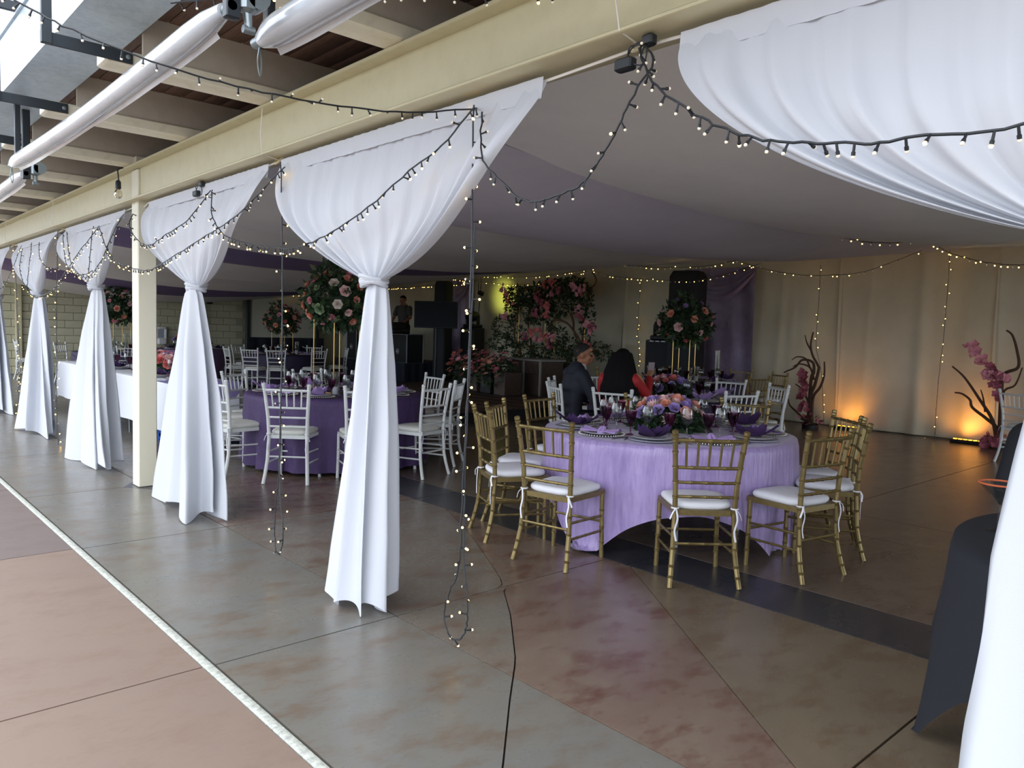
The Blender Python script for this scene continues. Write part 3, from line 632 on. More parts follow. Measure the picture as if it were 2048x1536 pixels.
for w in [(11.72, 7.2, 180), (11.5, 6.45, 152), (11.1, 8.2, -122), (9.75, 8.25, -52), (9.27, 7.5, -15), (10.2, 6.05, 78)]:
    place(GOLD, *w, 'gold banquet chair at the farther table before the right speaker tower', 'gold chairs at the speaker-side table')
for w in [(7.25, 17.35, -5), (7.42, 16.75, 35), (7.78, 16.4, 58), (8.6, 16.28, 97), (9.65, 18.4, -140), (9.62, 17.0, 158), (8.0, 18.65, -68), (8.8, 18.7, -105)]:
    place(WHITE, *w, 'white banquet chair at the far table before the projection screen', 'white chairs at the far table')
for w in [(4.3, 19.3, -45), (4.9, 17.4, 80), (6.2, 18.2, 165)]:
    place(WHITE, *w, 'white banquet chair at the table beyond the long white table', 'white chairs beyond the long white table')
place(WHITE, 3.75, 20.9, 0, 'white banquet chair standing alone near the block wall')
place(WHITE, 11.2, 2.7, -28, 'white banquet chair standing before the flowered twisted branch')
# ------------------------------------------------------------------ tables and cloths
mat('satin_lavender', '#b3a0d0', .3, sheen=.3, bump=(7, 1.0), stretch=(5, 5, .8), var=(5, '#8c78b0', .3, .75)); mat('crinkle_purple', '#4a3564', .6, bump=(30, .5), stretch=(2, 2, 1), var=(8, '#3d2b55', .35, .7))  # lavender colour streaks paint the crinkles' sheen and highlights into the satin
mat('cloth_dark', '#2b2440', .7, bump=(40, .2)); mat('cloth_mauve', '#7b6187', .6, bump=(30, .3)); mat('cloth_black', '#171a23', .8, bump=(200, .1)); mat('cloth_white', '#dfe3ea', .75, bump=(90, .06)); mat('runner_lilac', '#8f84b5', .6)
mat('table_wood', '#7a5a3c', .6); mat('table_leg', '#8a8f94', .4, .7)
def round_table(c, r, m, label, tl, half=1.42, rot=0.0, s=0, top=.752, square=True, fold=11, n=144, flare=.015):
    t = thing('round_table', tl, 'table', (c[0], c[1], 0))
    MB().lathe([(r-.03, 0), (r-.006, .0), (r-.006, .025), (r-.03, .028)], 40, (0, 0, top-.034)).build('table_top', 'table_wood', t)
    for k in range(4):
        a = PI/4+k*PI/2
        MB().tube([(.5*math.cos(a), .5*math.sin(a), top-.03), (.56*math.cos(a), .56*math.sin(a), 0)], .017, 8).build('leg', 'table_leg', t)
    rnd = random.Random(s); ph = rnd.uniform(0, 6)
    def over(a):
        if not square: return half-r
        q = a-rot; return half/max(abs(math.cos(q)), abs(math.sin(q)))**.92-r
    def f(u, v):
        a = 2*PI*u
        if v <= .28: # on the table top
            rr = r*v/.28; return (rr*math.cos(a), rr*math.sin(a), top+.002)
        q = (v-.28)/.72; L = over(a); s_ = q*L
        fm = math.sin(fold*a+ph+.8*math.sin(3*a+ph))*.6+.4*math.sin(fold*1.9*a+ph*2)
        drop = min(s_, top-.012); extra = s_-drop
        g = (drop/top)
        rr = r+.008+.012*min(1, s_/.05)+flare*g+.05*fm*g**1.1+extra*(.35+.4*fm)
        z = top+.002-drop*(1-.02*g)
        if s_ < .03: z = top+.002-s_*.5
        if extra > 0: z = .008+.035*abs(math.sin(6*a+extra*14+ph))*min(1, extra/.1)+.01
        return (rr*math.cos(a), rr*math.sin(a), max(.006, z))
    o = MB().grid(f, n, 34, wrap=True).build('tablecloth', m, ang=None, loc=(c[0], c[1], 0)); tag(o, label, 'tablecloth')
    return t
round_table(T1, .92, 'satin_lavender', 'lavender satin cloth draped to the floor over a round table', 'round banquet table under the lavender satin cloth', 1.37, math.radians(-134), 3, fold=10)
round_table(TW, .93, 'crinkle_purple', 'dark purple crinkled cloth on the round table with the tall flower ball', 'round banquet table under the dark purple crinkled cloth', 1.66, 0, 5, square=False, fold=14)
round_table(T2, .93, 'cloth_dark', 'very dark purple cloth on the table of the seated couple', 'round table where the couple sits', 1.66, 0, 6, square=False, n=96)
round_table(T3, .93, 'cloth_dark', 'very dark purple cloth on the table before the right speaker tower', 'round table holding the dark tall flower ball', 1.66, 0, 7, square=False, n=96)
round_table(TF, .93, 'cloth_dark', 'very dark purple cloth on the far table before the projection screen', 'round table before the projection screen', 1.66, 0, 8, square=False, n=96)
round_table(TL, .93, 'cloth_dark', 'very dark purple cloth on the table beyond the long white table', 'round table beyond the long white table', 1.66, 0, 9, square=False, n=96)
round_table(TP, .93, 'cloth_mauve', 'mauve cloth on the round table against the block wall', 'round table against the block wall', 1.66, 0, 10, square=False, n=96)
round_table((3.5, .10), .92, 'cloth_black', 'black cloth hanging over the table half hidden by the widest curtain', 'round table under the black cloth', 1.26, math.radians(72), 12, fold=7, flare=.10)
# long white head table (three folding tables end to end)
for k in range(3):
    y0 = 8.9+k*1.72
    t = thing('folding_table', 'folding table under the long white cloth', 'table', (2.95, y0, 0), group='folding tables of the long row')
    MB().box(.02, .74, .01, 1.71, .735, .765, .01).build('table_top', 'table_wood', t)
    for dx in (.1, .66):
        for dy in (.15, 1.57): MB().tube([(dx, dy, .735), (dx, dy-.05, 0)], .014, 8).build('leg', 'table_leg', t)
t = thing('long_tablecloth', 'long white tablecloth hanging off the straight table row', 'tablecloth', (2.95, 8.9, 0))
def ltc(u, v):
    L = 5.18; y = u*L; w = .78; d = .54
    prof = [(0, .768-d), (0, .5), (0, .70), (.002, .766), (.02, .771), (w/2, .771), (w-.02, .771), (w-.002, .766), (w, .70), (w, .5), (w, .768-d)]
    i = min(int(v*10), 9); f_ = v*10-i; x, z = (lerp(prof[i][0], prof[i+1][0], f_), lerp(prof[i][1], prof[i+1][1], f_))
    g = max(0, .76-z)/d; sgn = -1 if v < .5 else 1
    return (x+sgn*(.012+.03*g+.012*g*math.sin(y*9+sgn)), y, z)
MB().grid(ltc, 90, 30).build('cloth', 'cloth_white', t, ang=None)
def endc(u, v): return (lerp(-.012, .79, u), -.012-.035*v-.012*v*math.sin(u*17), .770-.62*v)
MB().grid(endc, 24, 10).build('end_drop', 'cloth_white', t, ang=None)
o = MB().grid(lambda u, v: ((-.02+.82*u), 8.85+.02*0+(.42*(1-v*2) if v < .5 else 0)*1+(-.024-.012*math.sin(u*17)*(v*2-1) if v >= .5 else -.02), .7745 if v < .5 else .7745-.2*(v*2-1)), 20, 14).build('table_runner', 'runner_lilac', ang=None, loc=(2.95, .05, .001))
tag(o, 'lilac runner folded over the end of the long white table', 'runner')
# ------------------------------------------------------------------ tableware
mat('porcelain', '#e2e3e6', .22, coat=.4); mat('patterned_plate', '#c9ccd6', .25, coat=.4, var=(26, '#5d6a92', .56, .64)); glass('clear_glass', '#f2f5f5', .22); glass('purple_glass', '#c79ab8', .18)
mat('bead', '#d9d3c2', .25, .3); mat('napkin_purple', '#3a2152', .75, bump=(120, .15)); mat('napkin_lilac', '#a98fc6', .75, bump=(120, .15)); mat('cutlery', '#6f6c70', .3, .9); mat('card_white', '#e6e5ea', .7)
def charger_mesh():
    m = MB(); m.lathe([(.001, .0), (.10, .0), (.15, .006), (.162, .010), (.160, .014), (.14, .010), (.10, .006), (.001, .006)], 36)
    m.cur = 1
    for k in range(52):
        a = 2*PI*k/52; m.ball((.161*math.cos(a), .161*math.sin(a), .013), .0052, 5, 4)
    return m.mesh('charger', ['clear_glass', 'bead'])
CHARG = charger_mesh()
PLATE = MB().lathe([(.001, 0), (.075, 0), (.11, .010), (.134, .016), (.136, .019), (.11, .014), (.075, .005), (.001, .005)], 32).mesh('plate', 'porcelain')
PATT = MB().lathe([(.001, 0), (.09, 0), (.14, .010), (.166, .014), (.168, .018), (.14, .014), (.09, .006), (.001, .006)], 36).mesh('plate', 'patterned_plate')
GOB = MB().lathe([(.036, 0), (.036, .003), (.010, .009), (.006, .02), (.0055, .055), (.009, .07), (.024, .095), (.037, .13), (.043, .175), (.0415, .175), (.035, .132), (.022, .098), (.001, .076)], 18, cap=False).mesh('goblet', 'purple_glass')
WINE = MB().lathe([(.036, 0), (.036, .002), (.008, .006), (.0042, .02), (.0042, .088), (.012, .098), (.034, .118), (.044, .148), (.042, .178), (.034, .215), (.0332, .215), (.041, .178), (.043, .148), (.033, .12), (.001, .101)], 18, cap=False).mesh('wine_glass', 'clear_glass')
def lotus():
    m = MB()
    for k, (a, L, h, w) in enumerate([(.1, .17, .085, .06), (PI-.15, .16, .06, .06), (1.2, .10, .075, .055), (2.1, .09, .05, .055), (4.6, .09, .018, .09), (PI+.5, .12, .03, .05)]):
        def f(u, v, a=a, L=L, h=h, w=w):
            q = (u-.5)*2; x = L*v; y = q*w*math.sin(PI*min(1, v*.82+.1)); z = .008+h*v**1.7+.018*q*q*v
            return (x*math.cos(a)-y*math.sin(a), x*math.sin(a)+y*math.cos(a), z)
        m.grid(f, 6, 7)
    return m
NAPP = lotus().mesh('napkin', 'napkin_purple', ang=None); NAPL = lotus().mesh('napkin', 'napkin_lilac', ang=None)
def knot():
    m = MB()
    for sg in (-1, 1):
        m.grid(lambda u, v, sg=sg: (sg*(.015+.13*v), (u-.5)*(.03+.10*v), .02+.018*math.sin(PI*u)*(.5+v)+.010*math.sin(u*14)*v), 8, 6)
    m.tube([(.016*math.cos(a), .022*math.sin(a), .028+.018*math.sin(a)) for a in [2*PI*j/12 for j in range(13)]], .016, 8, cap=False)
    return m
KNOT = knot().mesh('napkin', 'napkin_lilac', ang=None)
def fork_mesh():
    m = MB(); m.box(-.095, .04, -.004, .004, .001, .004, .001); m.box(.04, .06, -.012, .012, .001, .004, .001)
    for y in (-.0105, -.0035, .0035, .0105): m.box(.055, .10, y-.0015, y+.0015, .001, .004)
    return m.mesh('fork', 'cutlery')
FORK = fork_mesh(); KNIFE = MB().box(-.10, 0, -.005, .005, .001, .005, .001).box(0, .11, -.008, .008, .001, .003, .001).mesh('knife', 'cutlery')
def single(name, me, loc, rz, label, cat, group): return tag(ob(name, me, None, loc, (0, 0, rz)), label, cat, group)
def setting(c, ang, kind, where, top=.7545, detail=True, r=.70):
    a = math.radians(ang); ca, sa = math.cos(a), math.sin(a); X = lambda rr, off=0: (c[0]+rr*math.cos(a+off), c[1]+rr*math.sin(a+off))
    rnd = random.Random(int(ang*10+c[0]*100)); x, y = X(r); h = top
    if kind == 'purple':
        single('patterned_plate', PATT, (x, y, h), a, 'blue and white patterned plate on '+where, 'plate', 'patterned plates on '+where); h += .0185
        single('dinner_plate', PLATE, (x, y, h-.005), a, 'white plate stacked on a patterned plate on '+where, 'plate', 'white plates over patterned plates on '+where); h += .005
        single('napkin', NAPP, (x, y, h-.002), a+rnd.uniform(-.6, .6), 'dark purple napkin folded into points on '+where, 'napkin', 'dark purple napkins on '+where)
    elif kind == 'lotus':
        single('charger_plate', CHARG, (x, y, h), a, 'beaded charger under a pointed napkin on '+where, 'plate', 'beaded chargers on '+where); h += .012
        single('dinner_plate', PLATE, (x, y, h-.004), a, 'white plate under a lilac pointed napkin on '+where, 'plate', 'white plates on '+where); h += .005
        single('napkin', NAPL, (x, y, h-.002), a+rnd.uniform(-.6, .6), 'lilac napkin folded into points on '+where, 'napkin', 'lilac pointed napkins on '+where)
    else:
        single('charger_plate', CHARG, (x, y, h), a, 'beaded charger under a knotted napkin on '+where, 'plate', 'beaded chargers under knotted napkins on '+where); h += .012
        single('dinner_plate', PLATE, (x, y, h-.004), a, 'white plate under a knotted lilac napkin on '+where, 'plate', 'white plates under knotted napkins on '+where); h += .004
        single('napkin', KNOT, (x, y, h-.010), a+PI/2+rnd.uniform(-.4, .4), 'lilac napkin tied in a knot on '+where, 'napkin', 'knotted lilac napkins on '+where)
    gx, gy = X(.50, .16); single('goblet', GOB, (gx, gy, top), 0, 'purple glass goblet on '+where, 'goblet', 'purple goblets on '+where)
    gx, gy = X(.485, -.16); single('wine_glass', WINE, (gx, gy, top), 0, 'clear stemmed wine glass on '+where, 'glass', 'wine glasses on '+where)
    if detail:
        fx, fy = X(r+.0, -.262); single('fork', FORK, (fx, fy, top), a+PI, 'steel fork on '+where, 'fork', 'forks on '+where)
        fx, fy = X(r+.0, .262); single('knife', KNIFE, (fx, fy, top), a+PI, 'steel knife on '+where, 'knife', 'knives on '+where)
def bearing(c, g): return math.degrees(math.atan2(g[1]-c[1], g[0]-c[0]))
aw = sorted(bearing(T1, g) for g in gl)
for i, (ang, k) in enumerate([(-152+32.727*q, 'purple' if q in (0, 2, 4, 6, 9) else 'knot') for q in range(11)]): setting(T1, ang, k, 'the lavender table')
for i in range(10): setting(TW, -170+36*i, 'lotus' if i % 2 else 'knot', 'the dark purple round table', detail=i < 5)
for i in range(9): setting(T2, -150+40*i, 'lotus' if i % 2 else 'knot', 'the table of the seated couple', detail=False)
for i in range(8): setting(T3, -160+45*i, 'purple' if i % 2 else 'knot', 'the table before the right speaker tower', detail=False)
for i in range(7): setting(TF, -170+51*i, 'knot', 'the far table before the screen', detail=False)
for i in range(6): setting(TL, -150+60*i, 'purple', 'the table beyond the long white table', detail=False)
for i in range(4): setting(TP, -150+60*i, 'purple', 'the mauve table by the block wall', detail=False)
for i in range(8): # long table: settings face the terrace
    y = 9.35+i*.6; c = (3.62, y)
    if abs(y-10.9) < .62: continue
    setting((3.82, y), 180, 'purple', 'the long white table', top=.7715, detail=False, r=.62)
single('wine_glass', WINE, (3.12, 9.05, .776), 0, 'wine glass standing on the lilac runner end', 'glass', None)
for x, y, r in ((4.5, 7.1, .3), (3.86, 7.12, 1.2)):
    o = MB().grid(lambda u, v: ((u-.5)*.10, .02*abs(v-.5)*2, .11*(1-abs(v-.5)*2)), 4, 4).build('menu_card', 'card_white', ang=None, loc=(x, y, .756)); o.rotation_euler = (0, 0, r); tag(o, 'folded white card standing on the dark purple round table', 'card', 'white cards on the purple table')
# cylinder vases
CYL = MB().lathe([(.0, 0), (.05, 0), (.05, .3), (.047, .3), (.047, .006), (0, .006)], 20, cap=False)
def vase(x, y, h, label, group, z=.7545, r=1.0):
    m = MB().lathe([(.001, 0), (.045*r, 0), (.045*r, h), (.042*r, h), (.042*r, .008), (.001, .008)], 18, cap=False)
    t = thing('cylinder_vase', label, 'vase', (x, y, z), 0, group); m.build('glass', 'clear_glass', t)
    MB().lathe([(.001, .01), (.03*r, .01), (.03*r, h*.35), (.001, h*.35+.004)], 14).build('candle', 'card_white', t)
for x, y, h in ((4.0, 7.09, .24), (4.12, 7.06, .20), (4.24, 7.04, .26)): vase(x, y, h, 'clear cylinder vase with candle below the tall flower ball', 'vases on the dark purple table')
for x, y, h in ((10.3, 7.1, .22), (10.4, 7.05, .24), (10.75, 6.9, .5)): vase(x, y, h, 'clear cylinder vase on the table before the right speaker tower', 'vases on the speaker-side table')
for x, y, h in ((4.9, 18.3, .3), (5.1, 18.2, .4), (5.25, 18.25, .42), (4.75, 18.45, .28)): vase(x, y, h, 'tall clear cylinder vase beyond the long white table', 'vases beyond the long white table')
for x, y, h in ((8.3, 17.2, .3), (8.6, 17.1, .3)): vase(x, y, h, 'clear cylinder vase on the far table', 'vases on the far table')
# ------------------------------------------------------------------ flowers
FC = {'peach': '#e8a690', 'pink': '#e3a0ac', 'blush': '#ecc9c6', 'lilac': '#a892cc', 'coral': '#dd7f7c', 'white': '#ddd2c8', 'green': '#8aa07a', 'magenta': '#ad6070', 'rust': '#a3665a'}
for k, c in FC.items(): mat('petal_'+k, c, .65, trans=.15)
mat('leaf_green', '#35502f', .55, var=(5, '#24391f', .35, .7), trans=.1); mat('leaf_dark', '#1e3524', .55, var=(6, '#2f4a30', .4, .7), trans=.1); mat('leaf_olive', '#56603c', .6, trans=.1)
def rose_mesh(col):
    m = MB(); n = 0
    for ring, (cnt, rad, h, tilt) in enumerate(((3, .25, .75, .1), (4, .5, .72, .35), (5, .8, .6, .75), (6, 1.0, .42, 1.15))):
        for k in range(cnt):
            a = 2*PI*(k+.37*ring)/cnt; w = 1.25*rad*math.sin(PI/cnt)+.12
            def f(u, v, a=a, rad=rad, h=h, tilt=tilt, w=w):
                q = (u-.5)*2; rr = rad*(.25+.75*v**.8)+.12*v*v*tilt; x = rr*(1-.22*q*q); y = q*w*math.sin(PI*(.15+.65*v)); z = h*v*(1-.18*q*q)-.1*v*v*tilt*.8+.12*(1-rad)
                return (x*math.cos(a)-y*math.sin(a), x*math.sin(a)+y*math.cos(a), z)
            m.grid(f, 4, 3)
    return m.mesh('rose', 'petal_'+col, ang=None)
def mum_mesh(col):
    m = MB()
    for ring, (cnt, L, el) in enumerate(((14, 1.0, .15), (12, .85, .55), (9, .6, .95), (6, .35, 1.3))):
        for k in range(cnt):
            a = 2*PI*(k+.5*ring)/cnt; d = Vector((math.cos(a)*math.cos(el), math.sin(a)*math.cos(el), math.sin(el))); s_ = Vector((-math.sin(a), math.cos(a), 0)); nn = d.cross(s_)
            i = len(m.v); m.v += [tuple(s_*.03), tuple(s_*-.03), tuple(d*L*.7+s_*.10-nn*.06), tuple(d*L*.7-s_*.10-nn*.06), tuple(d*L+Vector((0, 0, .08)))]
            m.face((i, i+1, i+3, i+2)); m.face((i+2, i+3, i+4))
    return m.mesh('chrysanthemum', 'petal_'+col, ang=None)
def bloom_mesh(col): # loose five-petal bloom
    m = MB()
    for k in range(5):
        a = 2*PI*k/5
        def f(u, v, a=a): q = (u-.5)*2; x = v; y = q*.5*math.sin(PI*(.12+.75*v)); z = .35*v*v+.15*q*q; return (x*math.cos(a)-y*math.sin(a), x*math.sin(a)+y*math.cos(a), z)
        m.grid(f, 2, 2)
    return m.mesh('blossom', 'petal_'+col, ang=None)
ROSE = {c: rose_mesh(c) for c in ('peach', 'pink', 'blush', 'lilac', 'coral', 'white', 'green')}; MUM = {c: mum_mesh(c) for c in ('blush', 'pink', 'white', 'lilac')}; BLO = {c: bloom_mesh(c) for c in ('pink', 'magenta', 'coral', 'peach', 'rust', 'blush')}
def aim(d): return Vector((0, 0, 1)).rotation_difference(Vector(d)).to_euler()
def leaf(m, p, d, L, w, rnd):
    d = Vector(d).normalized(); s_ = d.cross(Vector((rnd.uniform(-1, 1), rnd.uniform(-1, 1), rnd.uniform(-1, 1)))); s_ = s_.normalized() if s_.length > 1e-4 else d.orthogonal().normalized(); n = d.cross(s_)
    p = Vector(p); i = len(m.v); m.v += [tuple(p), tuple(p+d*L*.45+s_*w-n*w*.25), tuple(p+d*L*.5+n*w*.18), tuple(p+d*L*.45-s_*w-n*w*.25), tuple(p+d*L-n*w*.3)]
    m.face((i, i+1, i+2)); m.face((i, i+2, i+3)); m.face((i+2, i+1, i+4)); m.face((i+2, i+4, i+3))
def foliage(parent, blobs, n, L, w, mats=('leaf_green', 'leaf_dark', 'leaf_olive'), seed=1, out=.75, name='foliage'):
    rnd = random.Random(seed); m = MB(); vols = [b[1][0]*b[1][1]*b[1][2] for b in blobs]; tot = sum(v**.67 for v in vols)
    for (c, r), v in zip(blobs, vols):
        for _ in range(max(4, int(n*v**.67/tot))):
            d = Vector((rnd.gauss(0, 1), rnd.gauss(0, 1), rnd.gauss(0, 1))).normalized(); k = rnd.uniform(.45, 1.0)**.6
            p = Vector((c[0]+d.x*r[0]*k, c[1]+d.y*r[1]*k, c[2]+d.z*r[2]*k)); dd = d*out+Vector((rnd.gauss(0, .5), rnd.gauss(0, .5), rnd.gauss(-.1, .5)))
            m.cur = 0 if rnd.random() < .5 else (1 if rnd.random() < .75 else 2); s_ = rnd.uniform(.6, 1.3); leaf(m, p, dd, L*s_, w*s_, rnd)
    o = m.build(name, list(mats), parent, ang=None); return tag(o, kind='stuff')
def put_flower(parent, p, d, r, kind, col, rnd):
    me = {'r': ROSE, 'm': MUM, 'b': BLO}[kind].get(col)
    o = ob({'r': 'rose', 'm': 'chrysanthemum', 'b': 'blossom'}[kind], me, parent, p, aim(d), r); return o
def centerpiece(c, rx, ry, h, label, seed, nfl=26, rot=0, top=.7545, pal=None, fr=.042, nl=420):
    rnd = random.Random(seed); t = thing('flower_centerpiece', label, 'flowers', (c[0], c[1], top), rot)
    MB().lathe([(.001, 0), (.10, 0), (.12, .05), (.10, .06), (.001, .06)], 16).build('container', 'leaf_dark', t)
    foliage(t, [((0, 0, h*.38), (rx, ry, h*.42)), ((0, 0, h*.15), (rx*1.15, ry*1.15, h*.14))], nl, .075, .02, seed=seed)
    pal = pal or [('r', 'lilac'), ('m', 'blush'), ('r', 'peach'), ('m', 'white'), ('r', 'blush'), ('r', 'lilac'), ('r', 'coral'), ('m', 'blush'), ('r', 'peach'), ('r', 'lilac')]
    for k in range(nfl):
        a = k*2.39996; q = math.sqrt((k+.5)/nfl); el = math.acos(min(.999, q*.97)); d = Vector((math.cos(a)*q*.95, math.sin(a)*q*.95, math.sin(el)*.9+.15)).normalized()
        p = (math.cos(a)*q*rx*.98, math.sin(a)*q*ry*.98, h*(.35+.6*math.sqrt(max(0, 1-q*q)))); kd, col = pal[k % len(pal)]
        put_flower(t, p, d, fr*rnd.uniform(.8, 1.25), kd, col, rnd)
    return t
centerpiece(T1, .27, .25, .25, 'low centrepiece of lilac, peach and blush flowers on the lavender table', 11, 34, fr=.05, nl=700)
centerpiece((T2[0]-.06, T2[1]-.04), .28, .24, .25, 'low mauve and pink flower centrepiece on the table of the seated couple', 12, 26, pal=[('r', 'lilac'), ('r', 'pink'), ('r', 'coral'), ('r', 'lilac'), ('r', 'blush')])
centerpiece((3.5, 10.9), .26, .6, .26, 'long pink and coral flower centrepiece on the long white table', 13, 30, top=.773, pal=[('r', 'coral'), ('r', 'pink'), ('m', 'lilac'), ('r', 'blush')], fr=.06)
centerpiece((TL[0]-.5, TL[1]-.3), .16, .16, .22, 'low pink and coral flowers beyond the long white table', 14, 18, pal=[('r', 'coral'), ('r', 'blush'), ('r', 'pink')], fr=.06, nl=200)
centerpiece(TP, .45, .4, .38, 'dark pink flower mound on the mauve table', 15, 22, pal=[('r', 'coral'), ('r', 'pink'), ('r', 'lilac')], fr=.06, nl=300)
mat('gold_metal', '#b79a5a', .3, .85)
def tall_ball(c, R, zc, label, seed, nfl=36, nl=1100, pal=None, fr=.05, top=.7545, w=.22, rot=.4):
    rnd = random.Random(seed); t = thing('tall_flower_stand', label, 'flowers', (c[0], c[1], top), rot)
    for sx in (-1, 1):
        for sy in (-1, 1): MB().tube([(sx*w, sy*w*.6, 0), (sx*w, sy*w*.6, zc-top-R*.5)], .006, 6).build('rod', 'gold_metal', t)
    for z in (.004, zc-top-R*.55):
        MB().tube([(-w, -w*.6, z), (w, -w*.6, z), (w, w*.6, z), (-w, w*.6, z), (-w, -w*.6, z)], .006, 6).build('frame', 'gold_metal', t)
    b = MB().ball((0, 0, zc-top), R*.6, 14, 10, (1, 1, .85)).build('foam_core', 'leaf_dark', t)
    foliage(t, [((0, 0, zc-top), (R, R, R*.82)), ((0, 0, zc-top-R*.35), (R*.85, R*.85, R*.5)), ((-.1, .05, zc-top+R*.55), (R*.4, R*.4, R*.5))], nl, R*.24, R*.062, seed=seed)
    pal = pal or [('r', 'peach'), ('r', 'pink'), ('m', 'pink'), ('r', 'blush'), ('r', 'lilac'), ('r', 'peach'), ('r', 'green'), ('r', 'white'), ('r', 'coral')]
    for k in range(nfl):
        z = 1-2*(k+.5)/nfl*.93; a = k*2.39996; q = math.sqrt(1-z*z); d = Vector((q*math.cos(a), q*math.sin(a), z)); p = Vector((d.x*R*.95, d.y*R*.95, zc-top+d.z*R*.8)); kd, col = pal[(k*5+k//7) % len(pal)]
        put_flower(t, p, d, fr*rnd.uniform(.7, 1.3), kd, col, rnd)
    return t
tall_ball(TW, .37, 1.74, 'tall ball of roses and greenery on thin gold rods on the dark purple table', 21, 54, 1500, fr=.047)
tall_ball((TF[0]-.05, TF[1]-.05), .42, 1.58, 'tall dark flower ball before the projection screen', 22, 34, 700, pal=[('r', 'coral'), ('r', 'pink'), ('r', 'peach')], fr=.05)
tall_ball((TL[0], TL[1]+.15), .47, 1.75, 'tall flower ball with coral roses beyond the long white table', 23, 34, 700, pal=[('r', 'peach'), ('r', 'pink'), ('r', 'blush')], fr=.055)
tall_ball((T3[0]-.1, T3[1]+.05), .44, 1.70, 'tall dark green flower ball before the right speaker tower', 24, 26, 1100, pal=[('r', 'lilac'), ('r', 'peach'), ('r', 'blush'), ('r', 'coral'), ('r', 'white')], fr=.055)
# ------------------------------------------------------------------ stage side of the hall
mat('stage_wood', '#4f4038', .5, var=(6, '#43352e', .35, .7), stretch=(1, 6, 1)); mat('stage_black', '#14161b', .7); mat('black_lycra', '#15181e', .75); mat('speaker_black', '#131518', .6, bump=(200, .15)); mat('screen_dark', '#0d1219', .55, spec=.2); mat('alu', '#8f969a', .35, .85)
mat('satin_mauve', '#988ba4', .38, sheen=.3, bump=(16, .8), var=(5, '#837592', .35, .7)); mat('screen_white', '#c4c4b4', .8); mat('navy_cloth', '#1b2230', .8); mat('plastic_white', '#dfe0e2', .4); mat('crate_blue', '#2458b0', .45); mat('carton', '#9aa2ab', .3)
st = thing('stage', 'low wooden stage platform with black sides under the flower backdrop', 'stage', (7.35, 9.35, 0))
MB().box(0, 5.6, 0, 5.6, 0, .17).build('base', 'stage_black', st, smooth=False)
for i in range(14):
    MB().box(-.01+i*.401, -.01+(i+1)*.401-.006, -.01, 5.61, .17, .20, .003).build('plank', 'stage_wood', st)
rs = thing('disc_jockey_riser', 'black skirted riser under the disc jockey booth', 'stage', (10.9, 15.9, 0))
MB().box(0, 2.0, 0, 3.4, 0, .58).build('deck', 'stage_black', rs, smooth=False)
MB().grid(lambda u, v: (-.02-.015*math.sin(u*70), -.01+3.42*u, .59-.58*v), 120, 3).build('skirt', 'navy_cloth', rs, ang=None)
MB().grid(lambda u, v: (-.02+2.0*u, -.02-.015*math.sin(u*50), .59-.58*v), 60, 3).build('skirt', 'navy_cloth', rs, ang=None)
# equipment racks with silver edges
def rack(x, y, z, w, d, h, label, rz=0):
    t = thing('equipment_rack', label, 'rack', (x, y, z), rz)
    MB().box(-w/2, w/2, -d/2, d/2, 0, h, .01).build('case', 'speaker_black', t)
    for sx in (-1, 1):
        for sy in (-1, 1): MB().box(sx*w/2-.012, sx*w/2+.012, sy*d/2-.012, sy*d/2+.012, -.0, h+.005, .003).build('edge', 'alu', t)
    for z2 in (.006, h):
        MB().box(-w/2, w/2, -d/2-.012, -d/2+.005, z2-.01, z2+.01, .003).build('edge', 'alu', t); MB().box(-w/2-.012, -w/2+.005, -d/2, d/2, z2-.01, z2+.01, .003).build('edge', 'alu', t)
    MB().lathe([(.07, 0), (.075, .01), (.05, .012), (.04, .004), (.001, .004)], 18).build('badge', 'alu', t, loc=(-w/2-.001, 0, h*.4)).rotation_euler = (0, -PI/2, 0)
rack(11.25, 17.35, .58, .5, .75, .75, 'silver-edged flight case on the riser beside the curtain'); rack(11.3, 16.45, .58, .5, .8, .72, 'silver-edged flight case next to the television pole')
rack(11.2, 18.55, .58, .5, .5, .85, 'tall silver-edged flight case at the far end of the riser')
t = thing('mixing_desk', 'dark mixing desk before the disc jockey', 'mixer', (11.28, 17.0, 1.33)); MB().box(-.25, .25, -.35, .55, 0, .10, .02).build('body', 'speaker_black', t); MB().box(-.2, .2, -.25, .15, .1, .28, .02).build('console', 'speaker_black', t)
for dx in range(5):
    for dy in range(6): MB().lathe([(.012, 0), (.012, .02), (.001, .022)], 8).build('knob', 'alu', t, loc=(-.2+dx*.09, .2+dy*.055, .1))
# truss towers
def tower(x, y, w, h, label, rz):
    t = thing('covered_truss_tower', label, 'tower', (x, y, 0), rz)
    def f(u, v):
        a = 2*PI*u; c, s_ = math.cos(a), math.sin(a); e = .25; bx = math.copysign(abs(c)**e, c); by = math.copysign(abs(s_)**e, s_); k = 1+.10*(1-v)**3
        if v > .96: k *= 1-.5*((v-.96)/.04)**2*.35
        return (bx*w/2*k, by*w/2*k, h*v)
    m = MB().grid(f, 32, 26, wrap=True); m.v.append((0, 0, h)); n = len(m.v)-1; b = n-32
    for k in range(32): m.face((b+k, b+(k+1) % 32, n))
    m.build('cover', 'black_lycra', t); MB().box(-w*.56, w*.56, -w*.56, w*.56, 0, .03, .01).build('base_plate', 'black_steel', t)
tower(11.75, 15.5, .36, 2.66, 'slim black covered tower behind the television', .3)
tower(12.0, 8.4, .58, 2.66, 'wide black covered tower before the mauve satin panel', .3)
